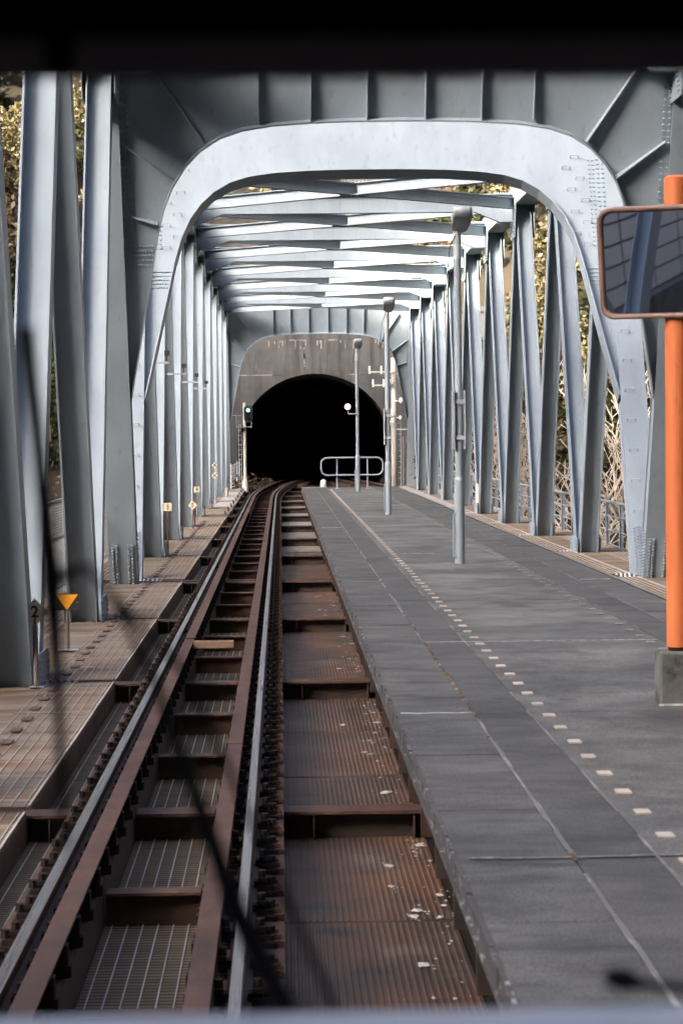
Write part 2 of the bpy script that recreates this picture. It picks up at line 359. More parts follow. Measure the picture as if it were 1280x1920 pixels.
A = arch(RT, -1.2); m = MB()
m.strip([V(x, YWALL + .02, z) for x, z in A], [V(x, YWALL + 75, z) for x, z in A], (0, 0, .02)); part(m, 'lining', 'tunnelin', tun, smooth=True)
A2 = arch(RT - .0, -1.2); A3 = arch(RT + .32, -1.2); m = MB()
m.strip([V(x, YWALL - .06, z) for x, z in A2], [V(x, YWALL - .06, z) for x, z in A3], (0, .07, 0)); part(m, 'arch_ring', 'tunnelface', tun)
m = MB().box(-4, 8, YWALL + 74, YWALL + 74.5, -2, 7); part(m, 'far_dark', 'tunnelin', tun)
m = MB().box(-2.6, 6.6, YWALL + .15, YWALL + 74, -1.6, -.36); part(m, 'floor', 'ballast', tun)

# ------------------------------------------------------------------ bridge spans
span1 = thing('truss_bridge', 'nearer grey steel truss span ending in a dark overhanging curved portal', 'bridge', (XB, Y1[-1], 0), 'truss spans')
span2 = thing('truss_bridge', 'farther pale grey steel truss span leading up to the tunnel mouth', 'bridge', (XB, Y2[0], 0), 'truss spans')

def hsection(p0, p1, bw=.375, fd=.40, tw=.022, tf=.028):
    """H-section member: web across the bridge, flanges in the truss plane"""
    p0, p1 = Vector(p0), Vector(p1); a = (p1 - p0).normalized(); x = V(1, 0, 0); w = a.cross(x).normalized()
    m = MB(); m.bar(p0, p1, x * (bw / 2), w * (tw / 2))
    for s in (-1, 1):
        m.bar(p0 + x * s * (bw / 2 + tf / 2 + .001), p1 + x * s * (bw / 2 + tf / 2 + .001), x * (tf / 2), w * (fd / 2))
    return m
def ibeam(p0, p1, dep=.34, fw=.24, tw=.02, tf=.025):
    p0, p1 = Vector(p0), Vector(p1); a = (p1 - p0).normalized(); z = V(0, 0, 1); w = a.cross(z).normalized()
    m = MB(); m.bar(p0, p1, w * (tw / 2), z * (dep / 2 - tf))
    for s in (-1, 1): m.bar(p0 + z * s * (dep / 2 - tf / 2), p1 + z * s * (dep / 2 - tf / 2), w * (fw / 2), z * (tf / 2))
    return m
def halfshape():
    """inner edge of the portal opening: (distance from centre line, height)"""
    return [(4.93, 3.3), (4.70, 4.4), (4.46, 5.6), (4.33, 6.25), (4.20, 6.75), (4.02, 7.16), (3.78, 7.51), (3.50, 7.78), (3.15, 7.99), (2.75, 8.12), (2.2, 8.20), (1.5, 8.245), (.75, 8.265), (0, 8.27)]
def portal(span, yn, dr, far):
    hs = halfshape()
    full = [(-dx, z) for dx, z in hs] + [(dx, z) for dx, z in hs[::-1][1:]]
    t = V(0, dr * SL, 1).normalized(); n = V(0, 1, -dr * SL).normalized()     # n points away from the camera
    def pt(x, z, off=0.0): return V(XB + x, yn + dr * (z - ZN) * SL, z) + n * off
    def outer(x, z):
        if z < 7.0: return (math.copysign(5.0, x), z)
        k = (abs(x) / 4.1); ang = math.atan2(z - 6.2, abs(x) - 2.2) if abs(x) > 2.2 else math.pi / 2
        if abs(x) <= 2.3: return (x, 10.15)
        d = V(math.cos(ang), math.sin(ang), 0); s1 = (5.0 - abs(x)) / max(d.x, 1e-3); s2 = (10.15 - z) / max(d.y, 1e-3); s_ = min(s1, s2)
        return (math.copysign(abs(x) + d.x * s_, x), z + d.y * s_)
    web = MB(); fil = []
    inn = [pt(x, z, -.012) for x, z in full]; out = [pt(*outer(x, z), -.012) for x, z in full]
    web.strip(inn, out, n * .024)
    for sgn in (-1, 1):                                       # corner wedge the radial strip leaves open
        k = [i for i, (x, z) in enumerate(full) if x * sgn > 0]
        for i in range(len(full) - 1):
            (xa, za), (xb, zb) = outer(*full[i]), outer(*full[i + 1])
            if (abs(xa) >= 4.99) != (abs(xb) >= 4.99) and xa * sgn > 0:
                web.prism([pt(xa, za, -.012), pt(xb, zb, -.012), pt(sgn * 5.0, 10.15, -.012)], n * .024)
    pf = part(web, 'portal_frame', 'paint', span, (0, 0, 0))
    fl = MB(); ins = []
    for i, (x, z) in enumerate(full):
        a = full[max(0, i - 1)]; b = full[min(len(full) - 1, i + 1)]; d = V(b[0] - a[0], 0, b[1] - a[1]).normalized()
        ins.append((x + d.z * .03, z - d.x * .03))
    fl.strip([pt(x, z, -.2) for x, z in full], [pt(x, z, .2) for x, z in full], (0, 0, 0))
    fl = MB(); A_ = [pt(x, z, -.2) for x, z in full]; B_ = [pt(x, z, .2) for x, z in full]; C_ = [pt(x, z, -.2) for x, z in ins]; D_ = [pt(x, z, .2) for x, z in ins]
    o = 0; nn = len(full); fl.v = [tuple(p) for p in A_ + B_ + D_ + C_]
    for i in range(nn - 1):
        for r0 in range(4):
            r1 = (r0 + 1) % 4; fl.quadf((r0 * nn + i, r0 * nn + i + 1, r1 * nn + i + 1, r1 * nn + i))
    part(fl, 'flange', 'paint', pf)
    side = -1 if dr < 0 else 1                                # stiffeners sit on the face inside the span
    ribs = [((x, 8.24), (x, 10.1)) for x in (-2.45, -1.52, -.52, .52, 1.52, 2.45)]
    for s in (-1, 1):
        ribs += [((s * 3.42, 7.86), (s * 4.35, 9.2)), ((s * 3.98, 7.24), (s * 4.85, 7.84)), ((s * 4.30, 6.50), (s * 4.78, 6.62))]
    for (x0, z0), (x1, z1) in ribs:
        if dr > 0: break
        a, b = pt(x0, z0 + .0, side * .013), pt(x1, z1, side * .013); d = (b - a).normalized(); w = d.cross(n).normalized()
        q = MB(); q.prism([a - w * .009, b - w * .009, b - w * .009 + n * side * .10, a - w * .009 + n * side * .17], w * .018)
        part(q, 'stiffener', 'paint', pf)
    if not far or dr < 0:                                     # splices with bolt heads
        bt = MB()
        for s in (-1, 1):
            for c in (4.80, 4.90):
                for k in range(34): bt.bolt(pt(s * c, 5.9 + k * .105, -.013), -n, .030 if not far else .034, .024)
            for r_ in range(5):
                for c in range(8): bt.bolt(pt(s * (4.42 + c * .055 + .02 * (r_ % 2)), 5.75 + r_ * .085, -.013), -n, .025, .022)
        if dr > 0:
            for s in (-1, 1):
                for c in (4.62, 4.70):
                    for k in range(20): bt.bolt(pt(s * c, 6.6 + k * .1, -.013), -n, .025, .022)
        part(bt, 'bolt_heads', 'paint', pf, stuff=True)
    if dr > 0:                                                # step irons
        for s in (-1, 1):
            for k in range(9):
                x = s * (4.26 if k % 2 else 4.50); z = 8.55 - k * .245
                x -= s * max(0, (z - 7.5)) * .18
                q = MB().tube([pt(x - .085, z, 0), pt(x - .085, z + .02, -.12), pt(x + .085, z + .02, -.12), pt(x + .085, z, 0)], .009, 6); part(q, 'step_iron', 'galv', pf)
            for k in range(7):
                x = s * 5.10; z = 4.6 - k * .62
                q = MB().tube([pt(x - .085, z, -.2), pt(x - .085, z + .02, -.33), pt(x + .085, z + .02, -.33), pt(x + .085, z, -.2)], .009, 6); part(q, 'step_iron', 'galv', pf)
    for s in (-1, 1):                                         # end posts: box section with projecting flanges
        q = MB(); a, b = pt(s * HT, ZN), pt(s * HT, ZT)
        q.bar(a, b, V(.24, 0, 0), n * .2)
        for f in (-1, 1): q.bar(a + n * f * .212, b + n * f * .212, V(.27, 0, 0), n * .011)
        ep = part(q, 'end_post', 'paint', span)
        if yn < 60:
            bt = MB(); pl = MB()
            for c in (-.15, .15):
                pl.bar(pt(s * HT + c, -.24, -.232), pt(s * HT + c, .62, -.232), V(.075, 0, 0), n * .008)
                for k in range(13):
                    for e in (-.035, .035): bt.bolt(pt(s * HT + c + e, -.18 + k * .062 + (.03 if e > 0 else 0), -.24), -n, .025, .03)
            for k in range(15):                               # bolts on the inner side
                for e in (-.12, 0, .12): bt.bolt(pt(s * (HT - .243), -.2 + k * .06, e), (-s, 0, 0), .026, .03)
            part(pl, 'splice_plate', 'paint', ep); part(bt, 'bolt_heads', 'paint', ep, stuff=True)
portal(span1, Y1[0], -1, False)
portal(span2, Y2[0], 1, False)
portal(span2, YE, -1, True)

def truss(span, nodes, y_end_is_portal):
    ylo, yhi = min(nodes), max(nodes); ns = sorted(nodes)
    for X, s in ((XL, 1), (XR, -1)):                           # s: direction to the inside
        for i in range(len(ns) - 1):
            a, b = ns[i], ns[i + 1]; top = (a + b) / 2
            first = (span is span2 and i == 0); last = i == len(ns) - 2
            up = V(X, a, ZN), V(X, top, ZT); dn = V(X, b, ZN), V(X, top, ZT)
            if not first: part(hsection(*up), 'diagonal', 'paint', span)
            if not last: part(hsection(*dn), 'diagonal', 'paint', span)
        t0, t1 = ns[0] + P / 2, ns[-1] - P / 2
        k = 0; y = t0
        while y < t1 - .1:
            part(MB().box(X - .27, X + .27, y + .012, y + P - .012, ZT - .27, ZT + .27), 'top_chord', 'paint_warm', span); y += P
        y = t0
        while y < t1 + .1:                                     # gussets at the top nodes
            for e in (1, -1):
                xx = X + e * .275
                g = MB().prism([V(xx, y - .85, ZT + .26), V(xx, y + .85, ZT + .26), V(xx, y + .85, ZT - .35), V(xx, y + .62, ZT - 1.25), V(xx, y - .62, ZT - 1.25), V(xx, y - .85, ZT - .35)], (e * .02, 0, 0))
                go = part(g, 'gusset_plate', 'paint', span)
                if e == s and y < 90:
                    bt = MB()
                    for dy in (-1, 1):
                        for r_ in range(9):
                            zz = ZT - .42 - r_ * .09
                            for c in (-.06, .06): bt.bolt(V(xx + e * .02, y + dy * ((ZT - zz) * SL * .9 + .0) + c, zz), (e, 0, 0), .036, .034)
                    part(bt, 'bolt_heads', 'paint', go, stuff=True)
            y += P
        part(MB().box(X - .26, X + .26, ns[0], ns[-1], ZN - .3, ZN + .2), 'bottom_chord', 'paint', span)
        for y in ns:                                           # lower gussets just above the deck
            if y < 5 or y > 100 or y in (Y1[0], Y2[0]): continue
            for e in (1, -1):
                xx = X + e * .278
                g = MB().prism([V(xx, y - .5, ZN), V(xx, y + .5, ZN), V(xx, y + .62, .05), V(xx, y + .45, .12), V(xx, y - .45, .12), V(xx, y - .62, .05)], (e * .018, 0, 0))
                go = part(g, 'gusset_plate', 'paint', span); bt = MB()
                for dy in (-.5, -.4, .4, .5):
                    for r_ in range(4): bt.bolt(V(xx + e * .018, y + dy, -.2 + r_ * .08), (e, 0, 0), .022, .022)
                part(bt, 'bolt_heads', 'paint', go, stuff=True)
    tops = []
    y = ns[0] + P / 2
    while y < ns[-1]: tops.append(y); y += P
    xi0, xi1 = XL + .28, XR - .28
    for i, y in enumerate(tops):
        if span is span1 and (y < 20): continue
        prof = [(xi0, 8.98), (xi0 + .42, 8.98), (xi0 + 1.15, 9.28), (xi1 - 1.15, 9.28), (xi1 - .42, 8.98), (xi1, 8.98)]
        if not (i in (0, len(tops) - 1) and span is span2):
            q = MB(); q.strip([V(x, y - .01, z) for x, z in prof], [V(x, y - .01, 9.76) for x, z in prof], (0, .02, 0))
            st = part(q, 'top_strut', 'paint', span)
            q = MB(); q.strip([V(x, y - .13, z - .012) for x, z in prof], [V(x, y + .13, z - .012) for x, z in prof], (0, 0, -.024)); part(q, 'flange', 'paint', st)
            part(MB().box(xi0, xi1, y - .13, y + .13, 9.762, 9.786), 'flange', 'paint', st)
            if span is span2 and y < 100:
                bt = MB()
                for sx in (xi0 + .05, xi1 - .45):
                    for k in range(6):
                        for dy in (-.09, .09): bt.bolt(V(sx + k * .08, y + dy, 9.79), (0, 0, 1), .028, .035); bt.bolt(V(sx + k * .08, y + dy, 8.942), (0, 0, -1), .024, .03)
                part(bt, 'bolt_heads', 'paint', st, stuff=True)
        if i + 1 < len(tops):                                  # crossed lateral bracing
            y2 = tops[i + 1]; mid = V(XB, (y + y2) / 2, 9.47)
            part(ibeam((xi0, y + .35, 9.47), (xi1, y2 - .35, 9.47)), 'lateral_brace', 'paint', span)
            for a, b in (((xi1, y + .35, 9.47), mid), (mid, (xi0, y2 - .35, 9.47))):
                a, b = Vector(a), Vector(b); d = (b - a).normalized() * .13
                part(ibeam(a + (d if a == mid else d * 0), b - (d if b == mid else d * 0)), 'lateral_brace', 'paint', span)
            g = MB().box(XB - .4, XB + .4, mid.y - .28, mid.y + .28, 9.285, 9.297); go = part(g, 'brace_plate', 'paint', span)
            if span is span2 and y < 95:
                bt = MB()
                for k in range(8):
                    for dy in (-.1, .1): bt.bolt(V(XB - .34 + k * .097, mid.y + dy * 2, 9.66), (0, 0, 1), .022, .03); bt.bolt(V(XB - .34 + k * .097, mid.y + dy * 2, 9.284), (0, 0, -1), .022, .03)
                part(bt, 'bolt_heads', 'paint', go, stuff=True)
truss(span1, Y1, True)
truss(span2, Y2, True)

# ------------------------------------------------------------------ deck: floor beams, cross members, gratings
def span_of(y): return span1 if y < 45.5 else span2
beams = [y for y in Y1 if y > 5] + Y2
for y in sorted(beams):
    q = MB(); q.box(XL - 1.2, XR + 1.2, y - .008, y + .008, ZB - .9, ZB - .025)
    fb = part(q, 'floor_beam', 'beam_rust', span_of(y))
    q = MB().box(XL - 1.2, -1.60, y - .15, y + .15, ZB - .024, ZB).box(-1.12, -.48, y - .15, y + .15, ZB - .024, ZB).box(.0, XR + 1.2, y - .15, y + .15, ZB - .024, ZB)
    part(q, 'flange', 'rust' if y < 80 else 'beam_rust', fb)
    for x in (-1.78, .22, .98):
        part(MB().box(x - .006, x + .006, y - .13, y - .009, ZB - .5, ZB - .025), 'stiffener', 'beam_rust', fb)
bl = sorted(beams); bays = [(bl[i], bl[i + 1]) for i in range(len(bl) - 1) if bl[i + 1] - bl[i] > 2]
bays = [(bl[0] - P, bl[0])] + bays
for a, b in bays:
    for k in (1, 2):
        y = a + (b - a) * k / 3
        if y < 4: continue
        q = MB().box(-1.13, -.47, y - .006, y + .006, ZB - .3, ZB - .02).box(-1.12, -.48, y - .09, y + .09, ZB - .018, ZB - .001)
        part(q, 'cross_member', 'rust', span_of(y))
        q = MB().box(2 * PC + .47, 2 * PC + 1.13, y - .006, y + .006, ZB - .3, ZB - .02).box(2 * PC + .48, 2 * PC + 1.12, y - .09, y + .09, ZB - .018, ZB - .001)
        if y > 76: part(q, 'cross_member', 'rust', span_of(y))

grate_cache = {}
def grating(x0, x1, y0, y1, ztop, mat, span, bars=True, name='grating_panel', edge=True):
    """one steel grating panel with raised longitudinal bars; meshes are shared between equal panels"""
    w, l = round(x1 - x0, 3), round(y1 - y0, 3); key = (w, l, mat, bars)
    if key not in grate_cache:
        q = MB().box(0, w, 0, l, -.03, 0); me = q.mesh(name, mat)
        mb_ = None
        if bars:
            q = MB(); n = max(1, int(round(w / .1)))
            for k in range(n):
                x = (k + .5) * w / n; q.box(x - .0034, x + .0034, 0.004, l - .004, .001, .007)
            if edge: q.box(w - .018, w - .002, .002, l - .002, .0012, .012)
            mb_ = q.mesh('bars', 'bar')
        grate_cache[key] = (me, mb_)
    me, mb_ = grate_cache[key]
    z = ztop + rng.uniform(-.003, .003)
    o = link(me, name, span, (x0, y0, z))
    if mb_: c = link(mb_, 'bars', o, (x0, y0, z)); c['kind'] = 'stuff'
    return o
ZW = -.245; ZL = -.485
for a, b in bays:
    L3 = (b - a) / 3; n6 = 6; L6 = (b - a) / n6
    for k in range(n6):
        y0, y1 = a + L6 * k + (.153 if k == 0 else .006), a + L6 * (k + 1) - (.006 if k < n6 - 1 else .153)
        if y1 < 5: continue
        sp = span_of(y0)
        if y0 > 92:
            part(MB().box(-2.77, -1.95, y0, y1, ZW - .06, ZW + .01), 'concrete_cover', 'concpale', sp)
        else: grating(-2.77, -1.95, y0, y1, ZW, 'walk', sp)
        if y0 > 25: grating(-4.05, -3.37, y0, y1, ZW - .01, 'walk', sp)
        if y0 > 30:
            if y0 > 85: part(MB().box(6.57, 7.01, y0, y1, ZW - .06, ZW + .01), 'concrete_cover', 'concpale', sp); part(MB().box(7.61, 8.4, y0, y1, ZW - .06, ZW + .005), 'concrete_cover', 'concpale', sp)
            else: grating(6.57, 7.01, y0, y1, ZW, 'walk', sp); grating(7.61, 8.4, y0, y1, ZW - .01, 'walk', sp)
    for k in range(3):
        y0, y1 = a + L3 * k + .012, a + L3 * (k + 1) - .012
        if y1 < 5: continue
        sp = span_of(y0)
        grating(-1.94, -1.595, y0, y1, ZL, 'walk_low', sp)
        part(MB().box(-1.962, -1.944, y0, y1, ZL - .06, ZW - .034), 'side_plate', 'rust', sp)
        grating(-1.135, -.465, y0, y1, ZL, 'walk_low', sp)
        part(MB().box(-1.60, -1.585, y0, y1, ZL - .03, -.21), 'side_plate', 'beam_rust', sp); part(MB().box(-1.15, -1.137, y0, y1, ZL - .03, -.21), 'side_plate', 'beam_rust', sp); part(MB().box(-.463, -.45, y0, y1, ZL - .03, -.21), 'side_plate', 'beam_rust', sp)
    # plates along the trusses between the two walkway strips
    for x0, x1 in ((-3.365, -2.775), (7.015, 7.605)):
        if b > 20: part(MB().box(x0, x1, max(a, 5) + .2, b - .2, ZW - .03, ZW - .008), 'cover_strip', 'walk', span_of(a + .5))
    # ribbed plates between the track and the platform
    for k in range(3):
        y0, y1 = a + L3 * k + (.012), a + L3 * (k + 1) - .012
        if y1 < 5: continue
        far = y0 > 60
        w = 1.09; nr = 27; key = ('rib', round(y1 - y0, 3), far)
        if key not in grate_cache:
            q = MB(); l = y1 - y0; q.box(0, w, 0, l, -.03, 0); base = q.mesh('ribbed_plate', 'litpanel' if far else 'brownpanel')
            q = MB()
            for r_ in range(nr):
                x = (r_ + .5) * w / nr; q.prism([V(x - .011, .01, .0008), V(x + .011, .01, .0008), V(x + .006, .01, .0045), V(x - .006, .01, .0045)][::-1], (0, l - .02, 0))
            grate_cache[key] = (base, q.mesh('ribs', 'litpanel' if far else 'brownpanel'))
        z = ZL + rng.uniform(-.004, .004); o = link(grate_cache[key][0], 'ribbed_plate', span_of(y0), (-.025, y0, z))
        c = link(grate_cache[key][1], 'ribs', o, (-.025, y0, z)); c['kind'] = 'stuff'
# rust-red clips along the left walkway
clip = MB().box(-.05, .05, -.13, .13, 0, .014).mesh('clip_plate', 'clip')
y = 9.0
while y < 78:
    if not any(abs(y - bb) < .3 for bb in beams): link(clip, 'clip_plate', span_of(y), (-2.58 + rng.uniform(-.012, .012), y, ZW + .008))
    y += .88
# bolted end strips at the floor beams
for y in beams:
    if y < 12 or y > 95: continue
    for x0, x1 in ((-2.78, -2.32), (6.62, 7.0)):
        q = MB()
        for k in range(int((x1 - x0) / .085)): q.bolt(V(x0 + .05 + k * .085, y - .19, ZW - .0), (0, 0, 1), .032, .04)
        part(q, 'end_bolts', 'galv', span_of(y), stuff=True)
# paint flakes and droppings on the plates beside the platform
q = MB()
def blob(q, x, y, z, rx, ry, h, n=9):
    o = len(q.v)
    for k in range(n):
        a = 2 * math.pi * k / n; r_ = rng.uniform(.55, 1.1); q.v.append((x + rx * r_ * math.cos(a), y + ry * r_ * math.sin(a), z))
    q.v.append((x, y, z + h))
    for k in range(n): q.quadf((o + k, o + (k + 1) % n, o + n))
for (a, b) in bays:
    if b < 6 or a > 40: continue
    for k in range(46):
        x = 1.05 - abs(rng.gauss(0, .10)); yy = rng.uniform(max(a, 7) + .2, b - .2); s_ = rng.choice([.008, .012, .016, .024]); blob(q, x, yy, ZL + .009, s_, s_ * 1.6, .004)
    for k in range(9):
        x = rng.uniform(.62, 1.02); yy = rng.uniform(max(a, 7) + .2, b - .2); s_ = rng.uniform(.026, .055); blob(q, x, yy, ZL + .009, s_, s_ * 1.7, .006, 12)
        for j in range(4): blob(q, x + rng.gauss(0, .06), yy + rng.gauss(0, .09), ZL + .009, s_ * .3, s_ * .4, .003)
    for k in range(7): blob(q, rng.uniform(.05, .9), rng.uniform(max(a, 7) + .2, b - .2), ZL + .009, .007, .01, .003)
part(q, 'white_flakes', 'flake', span1, stuff=True)

# ------------------------------------------------------------------ tracks
def sweep(mb, prof, path, ylist, off=0.0, mis=None):
    """cross-section (x, z) swept along a track path"""
    o = len(mb.v); n = len(prof)
    for y in ylist:
        c = path(y) + off
        for x, z in prof: mb.v.append((c + x, y, z))
    for i in range(len(ylist) - 1):
        for k in range(n):
            a = o + i * n + k; b = o + i * n + (k + 1) % n; mb.quadf((a, b, b + n, a + n), mis[k] if mis else 0)
    mb.quadf([o + k for k in range(n)][::-1]); e = o + (len(ylist) - 1) * n; mb.quadf([e + k for k in range(n)])
RAIL = [(-.0635, -.153), (.0635, -.153), (.0635, -.142), (.0095, -.118), (.0085, -.045), (.0325, -.036), (.0325, -.008), (.024, 0), (-.024, 0), (-.0325, -.008), (-.0325, -.036), (-.0085, -.045), (-.0095, -.118), (-.0635, -.142)]
RMI = [0] * 14; RMI[6] = RMI[7] = RMI[8] = 1
def ylist(a, b):
    out = [a]
    if b > 92:
        if a < 92: out.append(92)
        y = max(a, 92) + 1.5
        while y < b: out.append(y); y += 1.5
    out.append(b); return out
def build_track(path, label, sgn, full, yend):
    t = thing('railway_track', label, 'track', (path(5), 5, 0), 'railway tracks')
    y0 = 3.0 if full else 20.0
    for s in (-1, 1):
        off = s * .5655
        m = MB(); sweep(m, RAIL, path, ylist(y0, yend), off, RMI); rl = part(m, 'rail', ['railside', 'railhead'], t)
        # guard angle on the inner side of the rail
        gi = -s
        g0, g1 = gi * .115, gi * .235
        prof = [(g0, -.012), (g1, -.012), (g1, .004), (g0, .004)] if g0 < g1 else [(g1, -.012), (g0, -.012), (g0, .004), (g1, .004)]
        leg = [(g0 + gi * .0, -.135), (g0 + gi * .014, -.135), (g0 + gi * .014, -.0125), (g0, -.0125)]
        if gi < 0: leg = leg[::-1]
        segs = [(y0, 29.35), (29.5, 66.0), (66.1, yend - 3)] if s < 0 else [(y0, 19.2), (19.23, 33.4), (33.43, 57.0), (57.05, yend - 3)]
        for a, b in segs:
            m = MB(); sweep(m, prof, path, ylist(a, b), off); sweep(m, leg, path, ylist(a, b), off); part(m, 'guard_rail', 'rust', t)
        # stringer below
        if full or True:
            so = [(-.225, -.205), (.225, -.205), (.225, -.186), (-.225, -.186)]; we = [(-.012, -.9), (.012, -.9), (.012, -.206), (-.012, -.206)]
            m = MB(); sweep(m, so, path, ylist(y0, YE), off); sweep(m, we, path, ylist(y0, YE), off); part(m, 'stringer', 'rust', t)
    # fastenings, one at every bearing plate
    def fast():
        q = MB(); q.box(-.185, .185, -.085, .085, -.186, -.156)
        for s in (-1, 1):
            q.box(min(s * .068, s * .165), max(s * .068, s * .165), -.055, .055, -.156, -.122)
            q.box(min(s * .045, s * .118), max(s * .045, s * .118), -.038, .038, -.140, -.098)
            q.box(min(s * .07, s * .125), max(s * .07, s * .125), -.05, .05, -.1, -.075); q.tube([(s * .095, 0, -.122), (s * .095, 0, -.035)], .026, 6); q.tube([(s * .150, 0, -.122), (s * .150, 0, -.075)], .030, 6)
        return q
    def outerclip():
        q = MB(); q.box(-.05, .05, -.06, .06, -.186, -.150); q.box(-.028, .028, -.03, .03, -.150, -.118); q.tube([(0, 0, -.118), (0, 0, -.098)], .016, 6); return q
    fm = fast().mesh('rail_fastening', 'dark'); om = outerclip().mesh('bearing_plate', 'rust')
    rest = MB(); cnt = 0; y = y0 + .35 if full else yend
    gb = MB().box(-.045, .045, -.045, .045, -.18, -.013).box(-.06, .06, -.03, .03, -.18, -.12).mesh('guard_bracket', 'dark')
    i = 0
    while y < yend - 2:
        for s in (-1, 1):
            x = path(y) + s * .5655
            if y > 6 and cnt < 296: link(fm, 'rail_fastening', t, (x, y, 0)); cnt += 1
            else:
                f = fast(); o = len(rest.v); rest.v += [(a + x, b + y, c) for a, b, c in f.v]; rest.f += [tuple(k + o for k in q) for q in f.f]; rest.m += f.m
            if 6 < y < 80: link(gb, 'guard_bracket', t, (x - s * .205, y + .02, 0))
            if s > 0 and 6 < y < 75: link(om, 'bearing_plate', t, (x + .178, y, 0))
        y += .695
    if rest.v: part(rest, 'rail_fastening', 'dark', t, stuff=True)
    return t
trk = build_track(tx, 'left railway track with rusty guard rails running straight ahead beside the platform', 1, True, 175)
trk2 = build_track(tx2, 'right railway track curving out of the tunnel behind the platform railing', -1, False, 175)
# rail joints on the left track
q = MB()
for s in (-1, 1):
    for yj in (31.6, 47.2, 62.5):
        x = -.8 + s * .5655
        for e in (-1, 1): q.box(x + e * .012 - .012, x + e * .012 + .012, yj - .28, yj + .28, -.11, -.052); q.bolt(V(x + e * .026, yj - .1, -.08), (e, 0, 0), .02, .03); q.bolt(V(x + e * .026, yj + .1, -.08), (e, 0, 0), .02, .03)
part(q, 'joint_bar', 'dark', trk)
# sleepers in the tunnel approach
for k in range(22):
    y = YE + .9 + k * .75
    for path, t in ((tx, trk), (tx2, trk2)):
        part(MB().box(path(y) - 1.0, path(y) + 1.0, y - .1, y + .1, -.355, -.155), 'sleeper', 'rust', t)
pk = MB().box(-1.12, -.62, 28.72, 28.98, .006, .016).box(-1.12, -.62, 28.72, 28.735, -.06, .0055).box(-1.12, -.62, 28.965, 28.98, -.06, .0055)
for k in range(3): pk.box(-1.05 + .14 * k, -.96 + .14 * k, 28.81, 28.89, .0165, .024)
tag(part(pk, 'cross_plank', 'wood'), 'pale brown slotted plank lying across between the rails at the guard rail gap', 'plank')

# ------------------------------------------------------------------ platform
ZP = .86; PY0, PY1 = 1.6, 77.4
plat = thing('station_platform', 'long dark grey island platform on the bridge with rows of cream marker tiles', 'platform', (PC, PY0, 0))
ED = .70
rows = [(ED, 1.160, 'plat_edge', 'edge_slab', .6063), (1.166, 1.500, 'plat_side', 'side_slab', 4.85), (1.505, 3.115, 'plat', 'middle_slab', 4.85),
        (3.120, 3.454, 'plat_side', 'side_slab', 4.85), (3.460, 3.92, 'plat_edge', 'edge_slab', .6063)]
slabc = {}
for x0, x1, mt, nm, ln in rows:
    y = 4.35 - 4.85; 
    while y < PY1 - .05:
        y1 = min(y + ln, PY1); key = (x0, round(y1 - y, 3))
        if y1 > 1.6:
            g = .0012 if ln < 1 else .002
            if key not in slabc: slabc[key] = MB().box(0, x1 - x0, g, y1 - y - g, -.12, 0).mesh(nm, mt)
            link(slabc[key], nm, plat, (x0, y, ZP + rng.uniform(-.0025, .0025)))
        y += ln
# worn white nosing of both edges
for xe, s in ((ED, -1), (3.92, 1)):
    q = MB(); y = 1.6
    while y < PY1 - .1:
        l = .303; a = rng.uniform(-.004, .004)
        q.box(min(xe + s * (.018 + a), xe), max(xe + s * (.018 + a), xe), y + .004, y + l - .004, ZP - .105 + rng.uniform(0, .02), ZP - .012 + rng.uniform(-.006, .008)); y += l
    part(q, 'edge_nosing', 'edgewhite', plat, stuff=True)
    q = MB().box(min(xe + s * .032, xe + s * .019), max(xe + s * .032, xe + s * .019), 1.6, PY1, ZP - .10, ZP - .075); part(q, 'edge_strip', 'edgewhite', plat)
# bedding and girders below the slabs
part(MB().box(ED + .02, 3.90, 1.6, PY1 - .01, ZP - .2, ZP - .125), 'bedding', 'plat_side', plat)
part(MB().box(1.07, 1.235, 1.6, PY1 - .05, -.56, -.50), 'shade_strip', 'dark', plat)  # added dark strip standing in for the shaded void under the platform edge
for x in (1.25, 3.37):
    part(MB().box(x - .012, x + .012, 1.6, PY1 - .05, -.8, ZP - .2), 'girder', 'dark', plat)  # girder coloured near black to stand for the shaded recess
    y = 3.0; bm = MB().box(-.5 if x < 2 else 0, 0 if x < 2 else .5, -.02, .02, .36, .66).mesh('bracket', 'beam_rust')
    while y < PY1: link(bm, 'bracket', plat, (x, y, 0)); y += 1.2
